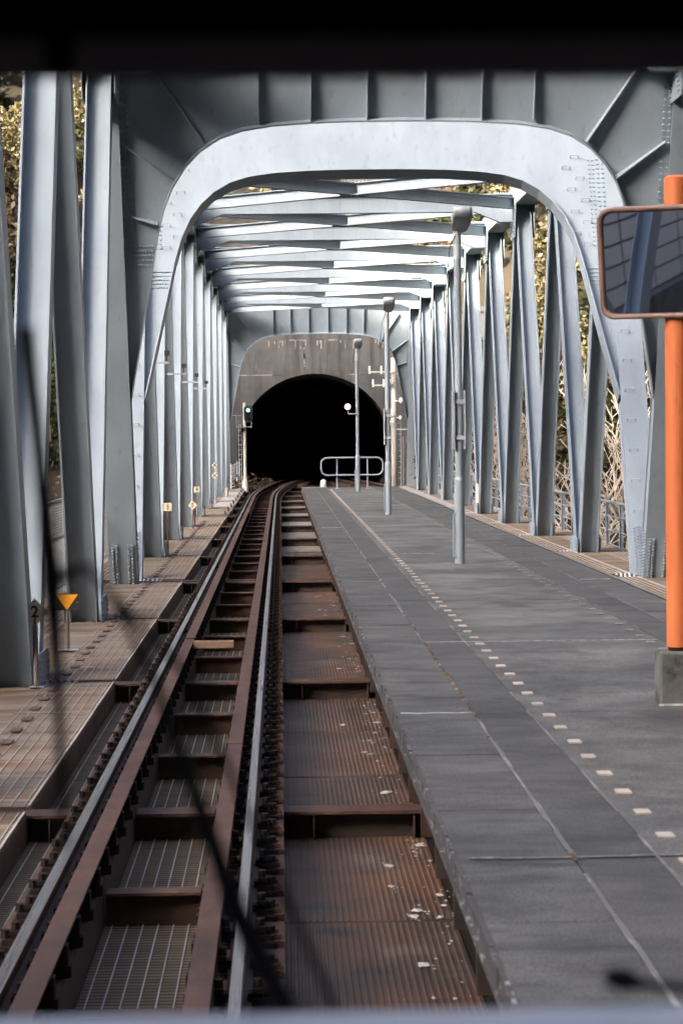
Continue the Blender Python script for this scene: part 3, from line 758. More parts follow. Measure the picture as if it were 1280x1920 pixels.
# joint lines that are scuffed pale, and the white cross lines
q = MB()
for x, w, a in ((1.163, .010, 1.6), (1.5025, .007, 1.6)):
    y = a
    while y < 74:
        l = rng.uniform(.15, .6)
        if rng.random() < (.8 if y < 14 or y > 22 else .45): q.box(x - w * rng.uniform(.5, 1.5), x + w * rng.uniform(.5, 1.5), y, y + l, ZP + .0028, ZP + .0048)
        y += l
for x in (3.457, 3.1175):
    y = 20
    while y < 74:
        l = rng.uniform(.15, .6)
        if rng.random() < .45: q.box(x - .006, x + .006, y, y + l, ZP + .0028, ZP + .0048)
        y += l
part(q, 'joint_scuffs', 'scuff', plat, stuff=True)
for x0, x1, y, w, mt in ((.72, 1.155, 14.07, .030, 'wline'), (1.17, 3.1, 18.92, .016, 'wline'), (.74, 2.6, 9.20, .034, 'scuff'), (3.5, 3.86, 26.9, .06, 'wline'), (.76, 1.14, 43.1, .05, 'wline'), (.8, 1.1, 33.5, .02, 'scuff'), (1.6, 2.2, 33.3, .03, 'wline'), (.86, 1.15, 18.86, .02, 'scuff')):
    q = MB(); n = 14
    for k in range(n):
        xa, xb = x0 + (x1 - x0) * k / n, x0 + (x1 - x0) * (k + 1) / n - .0; dy = .012 * math.sin(k * .9 + y)
        q.box(xa, xb, y + dy - w / 2 * rng.uniform(.6, 1.2), y + dy + w / 2 * rng.uniform(.6, 1.2), ZP + .0030, ZP + .0056)
    part(q, 'painted_line', mt, plat)
tl = MB().box(-.034, .034, -.056, .056, 0, .009).mesh('marker_tile', 'tile'); tw_ = MB().box(-.034, .034, -.045, .045, 0, .007).mesh('marker_tile', 'tileworn')
k = 0
for x in (1.608, 2 * PC - 1.608):
    y = 3.03
    while y < 75:
        o = link(tl if x < 2 else tw_, 'marker_tile', plat, (x + rng.uniform(-.004, .004), y + rng.uniform(-.012, .012), ZP + .002)); y += .602
# moss in the outer joint
q = MB(); q2 = MB()
for k in range(60):
    y = rng.gauss(16.2, 1.2); blob(q if abs(y - 15.8) < .7 or rng.random() < .3 else q2, 1.163 + rng.gauss(0, .006), y, ZP + .003, rng.uniform(.008, .018), rng.uniform(.02, .06), .008)
for k in range(40):
    y = rng.uniform(17.2, 20.5); blob(q2, 1.163 + rng.gauss(0, .005), y, ZP + .003, rng.uniform(.008, .015), rng.uniform(.02, .06), .007)
blob(q2, 1.163, 9.22, ZP + .003, .018, .12, .008)
part(q, 'yellow_moss', 'moss', plat, stuff=True); part(q2, 'brown_moss', 'rustmoss', plat, stuff=True)
part(MB().box(.70, 1.55, PY1 + .01, PY1 + .9, ZP - .2, ZP - .0), 'end_slab', 'concpale', plat)

# railing at the platform end
hr = thing('platform_railing', 'pale blue-grey tubular railing with rounded corners at the platform end', 'railing', (2.32, 75.3, ZP))
def rrect(x0, x1, z0, z1, r, y, n=6):
    pts = []
    for cx, cz, a0 in ((x1 - r, z1 - r, 0), (x0 + r, z1 - r, 90), (x0 + r, z0 + r, 180), (x1 - r, z0 + r, 270)):
        for k in range(n + 1): a = R(a0 + 90 * k / n); pts.append(V(cx + r * math.cos(a), y, cz + r * math.sin(a)))
    return pts + [pts[0]]
part(MB().tube(rrect(1.32, 3.34, ZP + .45, ZP + 1.02, .2, 75.3), .030, 10, caps=False), 'hoop', 'pole', hr, smooth=True)
for x in (1.84, 2.84):
    part(MB().tube([(x, 75.36, ZP - .1), (x, 75.36, ZP + 1.0)], .028, 10).box(x - .07, x + .07, 75.29, 75.43, ZP + .001, ZP + .014), 'post', 'pole', hr)

# lamps on the platform
def lamp(x, y, label, holder, tall=4.72):
    t = thing('platform_lamp', label, 'lamp', (x, y, ZP), 'platform lamps')
    part(MB().tube([(x, y, ZP - .05), (x, y, ZP + 1.12), (x, y, ZP + 1.16)], [.068, .068, .052], 20), 'sleeve', 'pole', t, smooth=False)
    part(MB().tube([(x, y, ZP + 1.1), (x, y, ZP + 4.05)], .05, 20), 'pole', 'pole', t, smooth=False)
    part(MB().tube([(x, y, ZP + 4.05), (x, y, ZP + 4.47)], .054, 20), 'collar', 'lampglass', t)
    # head leans out along the platform toward the near end
    hd = MB(); rings = []
    for k, (d, z, w, h) in enumerate(((.07, 4.455, .056, .030), (-.02, 4.48, .095, .050), (-.12, 4.525, .120, .062), (-.30, 4.585, .134, .072), (-.46, 4.64, .134, .066), (-.53, 4.665, .105, .038))):
        rings.append([V(x + .035 + w * math.copysign(abs(math.cos(a)) ** .45, math.cos(a)), y + d, ZP + z + h * math.copysign(abs(math.sin(a)) ** .45, math.sin(a)) - (.02 if math.sin(a) < 0 else 0)) for a in [2 * math.pi * j / 16 for j in range(16)]])
    for r_ in rings: hd.v += [tuple(p) for p in r_]
    for i in range(len(rings) - 1):
        for j in range(16): hd.quadf((i * 16 + j, i * 16 + (j + 1) % 16, (i + 1) * 16 + (j + 1) % 16, (i + 1) * 16 + j))
    hd.quadf(list(range(16))[::-1]); hd.quadf([80 + j for j in range(16)])
    part(hd, 'lamp_head', 'lampglass', t, smooth=True)
    if holder:
        h = MB()
        for s in (-1, 1): h.box(x + s * .075 - .010, x + s * .075 + .010, y - .1, y + .1, ZP + 1.53, ZP + 2.31)
        part(h, 'sign_board', 'galv', t)
        for z in (1.68, 2.16): part(MB().box(x - .064, x + .064, y - .066, y - .058, ZP + z - .03, ZP + z + .03), 'clamp', 'galv', t)
    part(MB().tube([(x - .05, y - .045, ZP + .08), (x - .085, y - .05, ZP + .10), (x - .085, y - .05, ZP + .66), (x - .05, y - .045, ZP + .68)], .012, 6), 'cable_pipe', 'pole', t)
    part(MB().tube([(x - .05, y, ZP + 3.95), (x - .12, y - .02, ZP + 3.7), (x - .16, y - .03, ZP + 3.62), (x - .10, y - .04, ZP + 4.2), (x - .03, y - .06, ZP + 4.36)], .006, 5), 'cable', 'dark', t)
    return t
lamp(2.37, 30.55, 'tall blue-grey platform lamp nearest the viewer, with a narrow sign holder halfway up', True)
lamp(2.33, 50.0, 'blue-grey platform lamp with sign holder, middle one of the three lamps', True)
lamp(2.37, 70.9, 'small far platform lamp beside the end railing, without a sign holder', False)
# round lit lamp on an arm
sl = thing('round_spotlight', 'round lit white lamp on a short arm clamped to the far lamp pole', 'lamp', (2.1, 70.8, 3.2))
part(MB().tube([(2.34, 70.82, 3.27), (2.09, 70.82, 3.27), (2.09, 70.82, 3.38)], .022, 8), 'arm', 'pole', sl)
part(MB().tube([(2.07, 70.72, 3.49), (2.07, 70.9, 3.49), (2.07, 70.98, 3.49)], [.105, .105, .05], 20).tube([(2.07, 70.70, 3.49), (2.07, 70.72, 3.49)], .112, 20), 'housing', 'brass', sl)
part(MB().tube([(2.07, 70.69, 3.49), (2.07, 70.699, 3.49)], .074, 20), 'lens', 'lit_white', sl)
part(MB().box(2.31, 2.43, 70.83, 70.96, 3.25, 3.29), 'clamp', 'galv', sl)

# ------------------------------------------------------------------ orange mirror post
mx, my = 2.50, 14.45
mp = thing('mirror_post', 'orange post with a rounded safety mirror standing in a concrete block on the platform', 'mirror', (mx, my, ZP))
blk = MB(); bw = .135
blk.hexa([(mx - bw, my - bw, ZP - .005), (mx + bw, my - bw, ZP - .005), (mx + bw, my + bw, ZP - .005), (mx - bw, my + bw, ZP - .005),
          (mx - bw + .006, my - bw + .006, ZP + .335), (mx + bw - .006, my - bw + .006, ZP + .335), (mx + bw - .006, my + bw - .006, ZP + .335), (mx - bw + .006, my + bw - .006, ZP + .335)])
bo = part(blk, 'base_block', 'block', mp)
bv = bo.modifiers.new('bevel', 'BEVEL'); bv.width = .012; bv.segments = 2
part(MB().box(mx - bw - .012, mx + bw + .012, my - bw - .03, my - bw + .01, ZP + .001, ZP + .012), 'mortar_lip', 'wline', mp)
part(MB().tube([(mx, my, ZP + .3), (mx, my, ZP + .40)], .064, 24), 'socket', 'dark', mp)
part(MB().tube([(mx, my, ZP + .36), (mx, my, 4.175), (mx, my, 4.19)], [.073, .073, .05], 24), 'pole', 'orange', mp, smooth=False)
MA = R(21); ux_ = V(math.cos(MA), -math.sin(MA), 0); nn_ = V(-math.sin(MA), -math.cos(MA), 0) * .985 + V(0, 0, -.17); nn_.normalize(); uz_ = ux_.cross(-nn_) * -1; uz_ = nn_.cross(ux_); uz_ = uz_ if uz_.z > 0 else -uz_
mc = V(mx + .015, my - .13, 3.645)
def rr2(hw, hh, r, n=8):
    out = []
    for cx, cz, a0 in ((hw - r, hh - r, 0), (-hw + r, hh - r, 90), (-hw + r, -hh + r, 180), (hw - r, -hh + r, 270)):
        for k in range(n + 1): a = R(a0 + 90 * k / n); out.append((cx + r * math.cos(a), cz + r * math.sin(a)))
    return out
def mpt(a, b, d): return mc + ux_ * a + uz_ * b + nn_ * d
# frame: rounded tray with rim
o_out, o_in = rr2(.525, .352, .09), rr2(.492, .320, .065)
fr = MB(); loops = [[mpt(a, b, -.07) for a, b in rr2(.50, .33, .08)], [mpt(a, b, -.02) for a, b in o_out], [mpt(a, b, .035) for a, b in o_out], [mpt(a * .985, b * .98, .045) for a, b in o_out], [mpt(a, b, .035) for a, b in o_in], [mpt(a, b, .0) for a, b in o_in]]
n_ = len(o_out)
for l in loops: fr.v += [tuple(p) for p in l]
for i in range(len(loops) - 1):
    for j in range(n_): fr.quadf((i * n_ + j, i * n_ + (j + 1) % n_, (i + 1) * n_ + (j + 1) % n_, (i + 1) * n_ + j))
fr.quadf(list(range(n_))[::-1])
part(fr, 'frame', 'brass', mp, smooth=True)
gl = MB(); NX, NZ = 24, 18
for i in range(NX + 1):
    for j in range(NZ + 1):
        a, b = -.488 + .976 * i / NX, -.316 + .632 * j / NZ
        # keep the corners round
        ca, cb = abs(a) - .425, abs(b) - .253
        if ca > 0 and cb > 0:
            l = math.hypot(ca, cb)
            if l > .063: a = math.copysign(.425 + ca / l * .063, a); b = math.copysign(.253 + cb / l * .063, b)
        gl.v.append(tuple(mpt(a, b, .034 - (a * a + b * b) / (2 * 3.0) * .35)))
for i in range(NX):
    for j in range(NZ): gl.quadf((i * (NZ + 1) + j, (i + 1) * (NZ + 1) + j, (i + 1) * (NZ + 1) + j + 1, i * (NZ + 1) + j + 1))
part(gl, 'mirror_glass', 'mirror', mp, smooth=True)
part(MB().box(mx - .09, mx + .09, my - .09, my + .08, 3.50, 3.56).box(mx - .09, mx + .09, my - .09, my + .08, 3.78, 3.84), 'bracket', 'dark', mp)

# ------------------------------------------------------------------ railings outside the trusses
rr = thing('bridge_railing', 'blue-grey bar railing along the outer edge of the right walkway', 'railing', (8.28, 30, ZW))
for y0, y1 in ((30.2, 45.3), (45.7, 128.6)):
    for z, r_ in ((.86, .034), (.50, .022), (.14, .022)): part(MB().tube([(8.28, y0, z), (8.28, y1, z)], r_, 8), 'rail', 'pole', rr)
pm = MB().box(-.05, .05, -.012, .012, 0, 1.10).box(-.05, -.04, -.05, .05, 0, 1.09).mesh('post', 'pole')
y = 30.4
while y < 128.5: link(pm, 'post', rr, (8.28, y, ZW)); y += P / 4
lf = thing('mesh_fence', 'galvanised wire mesh fence outside the left truss', 'fence', (-4.08, 20, ZW))
y = 20.0; k = 0
pm = MB().box(-.025, .025, -.03, .03, 0, 1.72).mesh('post', 'galv')
while y < 62: link(pm, 'post', lf, (-4.08, y, ZW)); y += 2.3125
for z in (1.46, .80, -.12): part(MB().tube([(-4.08, 20, z), (-4.08, 62, z)], .024, 8), 'rail', 'galv', lf)
q = MB(); z = -.15
while z < 1.44: q.box(-4.062, -4.056, 20, 62, z, z + .009); z += .05
y = 20.0
while y < 62: q.box(-4.055, -4.049, y, y + .009, -.15, 1.45); y += .12
part(q, 'wire_mesh', 'galv', lf, stuff=True)
part(MB().box(-4.30, -3.90, 18, 62, ZW - .2, ZW - .03), 'kerb_strip', 'conc', lf)
tf = thing('tunnel_fence', 'short white mesh fence beside the left tunnel wall', 'fence', (-2.5, 126.5, ZW))
for i, (x, y) in enumerate(((-2.75, 126.2), (-2.45, 128.2), (-2.35, 130.3))): part(MB().box(x - .025, x + .025, y - .025, y + .025, ZW, 1.15 + .12 * i), 'post', 'porcelain', tf)
for z0 in (-.15, .45, 1.05):
    part(MB().tube([(-2.75, 126.2, z0), (-2.45, 128.2, z0 + .06), (-2.35, 130.3, z0 + .2)], .02, 6), 'rail', 'porcelain', tf)
for k in range(9):
    f = k / 8; x = -2.75 + .4 * f; y = 126.2 + 4.1 * f; part(MB().box(x - .008, x + .008, y - .008, y + .008, -.15, 1.05 + .2 * f), 'bar', 'porcelain', tf)

# ------------------------------------------------------------------ signs on the left walkway
def text_mesh(ch, size, mat):
    cu = bpy.data.curves.new('numeral', 'FONT'); cu.body = ch; cu.size = size; cu.extrude = .002; cu.align_x = 'CENTER'; cu.align_y = 'CENTER'; cu.offset = size * .022
    ob = bpy.data.objects.new('numeral_tmp', cu); col.objects.link(ob); bpy.context.view_layer.update()
    me = bpy.data.meshes.new_from_object(ob.evaluated_get(bpy.context.evaluated_depsgraph_get())); bpy.data.objects.remove(ob)
    for v in me.vertices: x, y, z = v.co; v.co = (x, -z, y)
    me.materials.clear(); me.materials.append(M[mat]); return me
def sign(label, x, y, zc, shape, half, ch, postmat, group=None, r_=.016):
    t = thing('stop_sign', label, 'sign', (x, y, ZW), group)
    part(MB().tube([(x, y, ZW), (x, y, zc - half * .2)], r_, 10), 'post', postmat, t)
    part(MB().box(x - .08, x + .08, y - .05, y + .05, ZW + .012, ZW + .022), 'foot_plate', 'galv', t)
    h = half
    pts = [(-h, 0), (0, -h), (h, 0), (0, h)] if shape == 'diamond' else [(-h, -h), (h, -h), (h, h), (-h, h)]
    b = part(MB().prism([V(x + a, y - .025, zc + c) for a, c in pts], (0, .008, 0)), 'plate', 'signwhite', t)
    if ch: link(text_mesh(ch, h * (1.45 if shape != 'diamond' else 1.15), 'signblack'), 'numeral', b, (x, y - .029, zc))
    for s in (-1, 1): part(MB().bolt(V(x, y - .026, zc + s * h * .78), (0, -1, 0), .010, .006), 'bolt', 'dark', b)
    return t
sign('cream diamond sign with black 2 on a grey post by the left truss', -2.80, 26.05, .62, 'diamond', .158, '2', 'greypost', r_=.030)
sign('white square sign with black 3 on a thin rusty post', -2.73, 55.3, .925, 'square', .098, '3', 'rustpost')
sign('white diamond sign with black 5 on a short orange-rust post', -2.75, 71.4, .49, 'diamond', .145, '5', 'rustpost')
sign('white square sign with black 4 on a thin grey post', -2.78, 75.8, .88, 'square', .095, '4', 'greypost')
ts = thing('triangle_sign', 'dark grey board with an orange downward triangle on a grey post', 'sign', (-2.86, 30.6, ZW))
part(MB().tube([(-2.86, 30.6, ZW), (-2.86, 30.6, .35)], .024, 10), 'post', 'greypost', ts)
part(MB().box(-3.0, -2.72, 30.5, 30.68, ZW + .012, ZW + .024), 'foot_plate', 'galv', ts)
tb = part(MB().box(-3.012, -2.708, 30.562, 30.572, .300, .514), 'board', 'signgrey', ts)
part(MB().prism([V(-3.006, 30.561, .510), V(-2.86, 30.561, .303), V(-2.714, 30.561, .510)], (0, -.003, 0)), 'triangle', 'amber', tb)
for s in (-1, 1): part(MB().bolt(V(-2.86 + s * .138, 30.561, .405), (0, -1, 0), .008, .004), 'bolt', 'porcelain', tb)
xt = thing('cross_sign', 'thin post carrying two small cream boards with black crosses, one above the other', 'sign', (-2.76, 95.9, ZW))
part(MB().tube([(-2.76, 95.9, ZW), (-2.76, 95.9, 1.45)], .018, 8), 'post', 'galv', xt)
for zc, dia in ((1.44, True), (1.01, False)):
    h = .135 if dia else .115; pts = [(-h, 0), (0, -h), (h, 0), (0, h)] if dia else [(-h, -h), (h, -h), (h, h), (-h, h)]
    b = part(MB().prism([V(-2.76 + a, 95.87, zc + c) for a, c in pts], (0, .01, 0)), 'plate', 'signwhite', xt)
    e = h * (.55 if dia else .95)
    for s in (-1, 1):
        d = V(e, 0, s * e); w = V(.010, 0, -s * .010)
        part(MB().bar(V(-2.76, 95.866, zc) - d, V(-2.76, 95.866, zc) + d, w, V(0, .0015 + .001 * (s > 0), 0)), 'cross_stroke', 'signblack', b)

# small arms with boxes on the left diagonals
for i, word in ((1, 'nearest'), (2, 'second'), (3, 'third'), (4, 'farthest')):
    yb = Y2[i] - (4.3 - ZN) * SL; z = 4.3
    t = thing('bracket_box', word + ' of four small boxes on short arms along the left truss', 'bracket', (XL + .27, yb - .2, z), 'boxes on the left truss')
    part(MB().bar(V(XL + .05, yb - .24, z), V(XL + .55, yb - .24, z), V(0, .02, 0), V(0, 0, .03)), 'arm', 'galv', t)
    part(MB().tube([(XL + .50, yb - .24, z + .03), (XL + .50, yb - .24, z + .16)], .016, 6).box(XL + .45, XL + .57, yb - .32, yb - .18, z + .16, z + .27), 'box', 'signgrey', t)

# small cable hangers along the walkway edge
hm = MB().box(-.012, .012, -.012, .012, -.35, .16); hm2 = MB().box(-.045, .045, -.05, .05, .14, .24).box(-.05, .0, -.03, .03, .24, .29)
ma, mb2 = hm.mesh('post', 'greypost'), hm2.mesh('hook', 'clip')
for i in range(9):
    y = 79.5 + 4.65 * i
    t = thing('cable_hanger', ('nearest', 'second', 'third', 'fourth', 'fifth', 'sixth', 'seventh', 'eighth', 'farthest')[i] + ' of nine small rusty hooks on stub posts along the far left walkway edge', 'hook', (-1.93, y, ZW), 'hooks along the walkway edge')
    link(ma, 'post', t, (-1.93, y, ZW)); link(mb2, 'hook', t, (-1.93, y, ZW))
mk = MB(); mk.tube([(-2.55, 108, ZW), (-2.55, 108, ZW + .42), (-2.55, 108, ZW + .48)], [.085, .085, .05], 10)
tag(part(mk, 'marker_post', 'concpale'), 'stubby pale round-topped marker post on the far left walkway', 'post')
kp = MB().box(7.05, 7.15, 75.2, 75.3, ZW, .75)
mpz = thing('distance_post', 'thin white post standing on the right walkway between the truss legs', 'post', (7.08, 83, ZW))
part(MB().box(7.03, 7.13, 82.95, 83.05, ZW, .82), 'shaft', 'porcelain', mpz); part(MB().box(7.02, 7.14, 82.93, 83.07, ZW, .12), 'foot', 'rustpost', mpz)

# ------------------------------------------------------------------ colour light signal at the tunnel
sg = thing('railway_signal', 'green-lit railway signal on a pale mast left of the tunnel mouth', 'signal', (-1.92, 123.5, ZW))
part(MB().tube([(-1.92, 123.5, ZW - .2), (-1.92, 123.5, 4.45)], .085, 12), 'mast', 'mast', sg)
part(MB().tube([(-1.92, 123.5, ZW - .2), (-1.92, 123.5, .5)], [.2, .1], 12), 'mast_foot', 'mast', sg)
for s in (-1, 1): part(MB().tube([(-2.17 + s * .07, 123.45, ZW), (-2.17 + s * .07, 123.45, 3.3)], .014, 6), 'ladder_rail', 'galv', sg)
for k in range(13): part(MB().tube([(-2.24, 123.45, .1 + k * .26), (-2.10, 123.45, .1 + k * .26)], .012, 5), 'ladder_rung', 'galv', sg)
part(MB().box(-2.35, -1.55, 123.0, 123.7, 3.12, 3.16).tube([(-2.35, 123.05, 3.14), (-2.35, 123.05, 3.75), (-2.1, 123.05, 3.75)], .02, 6).tube([(-1.56, 123.05, 3.14), (-1.56, 123.05, 3.4)], .02, 6), 'service_platform', 'galv', sg)
hp = []
for a in range(24):
    an = 2 * math.pi * a / 24; hp.append(V(-1.72 + .235 * math.cos(an), 123.28, 3.86 + .24 * math.sin(an) + (.22 if math.sin(an) > 0 else -.22)))
hd = part(MB().prism(hp, (0, .03, 0)), 'backboard', 'signblack', sg)
for zc, mt in ((4.04, 'lit_green'), (3.80, 'signgrey'), (3.60, 'signgrey')):
    part(MB().tube([(-1.72, 123.26, zc), (-1.72, 123.275, zc)], .085, 16), 'lens', mt, hd)
    hv = MB(); A_ = []; B_ = []
    for k in range(13): an = R(-10 + 200 * k / 12); A_.append(V(-1.72 + .10 * math.cos(an), 123.275, zc + .10 * math.sin(an))); B_.append(V(-1.72 + .105 * math.cos(an), 123.06, zc + .105 * math.sin(an)))
    hv.strip(A_, B_, (0, 0, .008)); part(hv, 'hood', 'signblack', hd)

# ------------------------------------------------------------------ equipment mast right of the tunnel
em = thing('equipment_mast', 'pale concrete mast with ladder, insulator arms and white fittings right of the tunnel', 'mast', (6.45, 128.5, ZW))
part(MB().tube([(6.42, 129.8, ZW - .2), (6.42, 129.8, 7.0)], [.20, .14], 14), 'pole', 'mast', em, smooth=True)
for z, x0, ends in ((6.2, 5.05, (5.05, 5.72)), (5.45, 5.25, (5.25, 5.85))):
    ar = part(MB().bar(V(x0, 129.6, z), V(6.4, 129.6, z), V(0, .035, 0), V(0, 0, .045)), 'cross_arm', 'mast', em)
    for x in ends: part(MB().tube([(x, 129.6, z - .1), (x, 129.6, z + .05), (x, 129.6, z + .12), (x, 129.6, z + .34)], [.05, .05, .065, .055], 8), 'insulator', 'porcelain', ar)
for x, z, s in ((6.12, 5.62, 1), (6.05, 5.95, .8), (6.80, 4.55, 1), (6.3, 3.75, .7), (6.75, 3.6, .7), (6.2, 3.3, .7)):
    part(MB().tube([(x, 129.35, z - .16 * s), (x, 129.4, z - .05 * s), (x, 129.4, z + .12 * s), (x, 129.4, z + .2 * s)], [.06 * s, .13 * s, .13 * s, .05 * s], 10).bar(V(x, 129.45, z), V(6.42, 129.6, z), V(0, .02, 0), V(0, 0, .02)), 'fitting', 'porcelain', em, smooth=True)
for s in (-1, 1): part(MB().tube([(6.66 + s * .12, 129.7, ZW), (6.66 + s * .12, 129.7, 3.6)], .022, 6), 'ladder_rail', 'galv', em)
for k in range(11): part(MB().tube([(6.54, 129.7, .2 + k * .31), (6.78, 129.7, .2 + k * .31)], .014, 5), 'ladder_rung', 'galv', em)
part(MB().bar(V(6.5, 129.6, 2.95), V(7.3, 129.6, 2.95), V(0, .03, 0), V(0, 0, .03)), 'lower_arm', 'mast', em)
for k, (a, b) in enumerate((((6.28, 129.6, 3.1), (6.1, 129.9, 0)), ((6.25, 129.6, 3.3), (5.98, 129.9, .1)), ((6.22, 129.6, 2.4), (6.05, 129.9, -.2)))):
    a, b = Vector(a), Vector(b); c = (a + b) / 2 + V(-.18, 0, -.1); part(MB().tube([a, (a + c) / 2 + V(-.05, 0, 0), c, (b + c) / 2, b], .022, 6), 'cable', 'dark', em)
bx = thing('concrete_hut', 'grey concrete box with a dark louvre standing behind the right mast', 'box', (7.9, 131.2, ZW))
part(MB().box(7.0, 8.7, 130.6, 132.2, ZW - .4, 2.55), 'body', 'conc', bx); part(MB().box(7.35, 7.75, 130.585, 130.6, 1.65, 2.1), 'louvre', 'signgrey', bx)
dm = MB()
for zi in range(5):
    pass
dm.tube([(2.42, 131.2, -.36), (2.42, 131.2, -.02), (2.42, 131.2, .10), (2.42, 131.2, .155)], [.18, .18, .14, .03], 14)
tag(part(dm, 'track_marker', 'porcelain', smooth=True), 'small white dome marker between the tracks at the tunnel mouth', 'marker')

# ------------------------------------------------------------------ piers
for y0, y1, lab in ((44.2, 46.8, 'tall concrete pier under the joint between the two truss spans'), (129.05, 130.6, 'concrete abutment under the tunnel end of the bridge')):
    p_ = thing('bridge_pier', lab, 'pier', (XB, (y0 + y1) / 2, -18)); part(MB().box(XL - 1, XR + 1, y0, y1, -19, -1.35), 'shaft', 'conc', p_)
    part(MB().box(XL - 1.3, XR + 1.3, y0 - .2, y1 + (.2 if y0 < 100 else -.1), -2.2, -1.34), 'cap', 'conc', p_)

# made-up block wall behind the left truss, added for the mirror to reflect
rw = thing('added_wall', 'added pale block wall with dark joints, placed for the platform mirror to reflect', 'wall', (-9.6, -4, -19))
part(MB().box(-10.6, -9.12, -18, 9.9, -20, 3.4), 'core', 'dark', rw)
part(MB().box(-9.115, -8.6, -18, 9.9, -20, -2.75), 'footing', 'conc', rw)
bk_ = MB().box(0, .12, .07, 2.13, .05, .80).mesh('wall_block', 'porcelain')
for i in range(12):
    for j in range(7): link(bk_, 'wall_block', rw, (-9.115, -17 + 2.2 * i, -2.7 + .85 * j))

# ------------------------------------------------------------------ vegetation
def quads_mesh(name, centers, size, mat, jitter=.5):
    """many leaf-sized faces; centers (n,3)"""
    n = len(centers)
    a = nrng.normal(size=(n, 3)); a /= np.linalg.norm(a, axis=1)[:, None]; b = nrng.normal(size=(n, 3)); b -= a * (a * b).sum(1)[:, None]; b /= np.linalg.norm(b, axis=1)[:, None]
    s = (size * (1 + jitter * nrng.uniform(-1, 1, n)))[:, None]
    v = np.stack([centers - a * s, centers + b * s * .55, centers + a * s, centers - b * s * .55], 1).reshape(-1, 3)
    me = bpy.data.meshes.new(name); me.vertices.add(4 * n); me.vertices.foreach_set('co', v.astype(np.float32).ravel())
    me.loops.add(4 * n); me.loops.foreach_set('vertex_index', np.arange(4 * n, dtype=np.int32)); me.polygons.add(n)
    me.polygons.foreach_set('loop_start', np.arange(0, 4 * n, 4, dtype=np.int32)); me.polygons.foreach_set('loop_total', np.full(n, 4, dtype=np.int32))
    me.materials.append(M[mat]); me.update(calc_edges=True); return me
def crown_pts(c, rx, ry, rz, nclump, per, cr=.28):
    out = []
    for k in range(nclump):
        d = nrng.normal(size=3); d /= np.linalg.norm(d); r_ = nrng.uniform(.45, 1.0) ** .6
        cc = np.array(c) + d * r_ * np.array([rx, ry, rz]) * np.array([1, 1, .95])
        rad = cr * min(rx, rz) * nrng.uniform(.6, 1.35)
        p = nrng.normal(size=(per, 3)); p /= np.linalg.norm(p, axis=1)[:, None]; p *= (nrng.uniform(.35, 1.0, per) ** .5)[:, None]
        out.append(cc + p * rad * np.array([1.15, 1.15, .75]))
    return np.concatenate(out)
def trunk(mb, base, top, r0, forks=5, spread=1.2):
    base, top = Vector(base), Vector(top); mid = base.lerp(top, .5) + V(rng.uniform(-.2, .2), rng.uniform(-.2, .2), 0)
    mb.tube([base, mid, top], [r0, r0 * .75, r0 * .35], 7)
    for k in range(forks):
        a = rng.uniform(0, 6.28); s = base.lerp(top, rng.uniform(.45, .9)); e = s + V(math.cos(a) * spread, math.sin(a) * spread, rng.uniform(.4, 1.0) * spread)
        mb.tube([s, s.lerp(e, .5) + V(0, 0, .1), e], [r0 * .4, r0 * .28, r0 * .12], 5)
def leafy(label, x, y, rx, rz, mat, hgt=None, n=46, per=60, size=.13, group=None):
    z = H(x, y); hgt = hgt or rz * 1.1
    t = thing('leafy_tree', label, 'tree', (x, y, z), group)
    mb = MB(); trunk(mb, (x, y, z - .4), (x, y, z + hgt + rz * .4), .05 * rz + .06, 6, rx * .6); part(mb, 'trunk', 'bark', t)
    link(quads_mesh('crown', crown_pts((0, 0, 0), rx, rx, rz, n, per), size, mat), 'crown', t, (x, y, z + hgt))
    return t
def bare(label, x, y, hgt, lean=(0, 0), group=None, r0=.09, mat='palebark', depth=4, name='bare_tree'):
    z = H(x, y); t = thing(name, label, 'tree', (x, y, z), group)
    tr = MB(); br = MB()
    def grow(p, d, l, r_, k):
        pts = [p]; dd = d.copy()
        for i in range(3):
            dd = (dd + V(rng.uniform(-.25, .25), rng.uniform(-.25, .25), rng.uniform(-.05, .22))).normalized(); pts.append(pts[-1] + dd * l / 3)
        (tr if k == 0 else br).tube(pts, [r_, r_ * .85, r_ * .7, r_ * .55], 6 if k < 2 else 4, caps=False)
        if k >= depth: return
        for i in range(rng.choice((3, 4)) if k < 3 else 3):
            q = pts[rng.choice((1, 2, 3))] if k else pts[rng.choice((2, 3, 3))]
            a = rng.uniform(0, 6.28); nd = (dd * .8 + V(math.cos(a), math.sin(a), rng.uniform(-.2, .7)) * .8).normalized()
            grow(q, nd, l * rng.uniform(.55, .8), max(.026, r_ * .56), k + 1)
    grow(V(x, y, z - .3), V(lean[0], lean[1], 1).normalized(), hgt * .42, r0, 0)
    part(tr, 'trunk', mat, t); part(br, 'branches', mat, t); return t

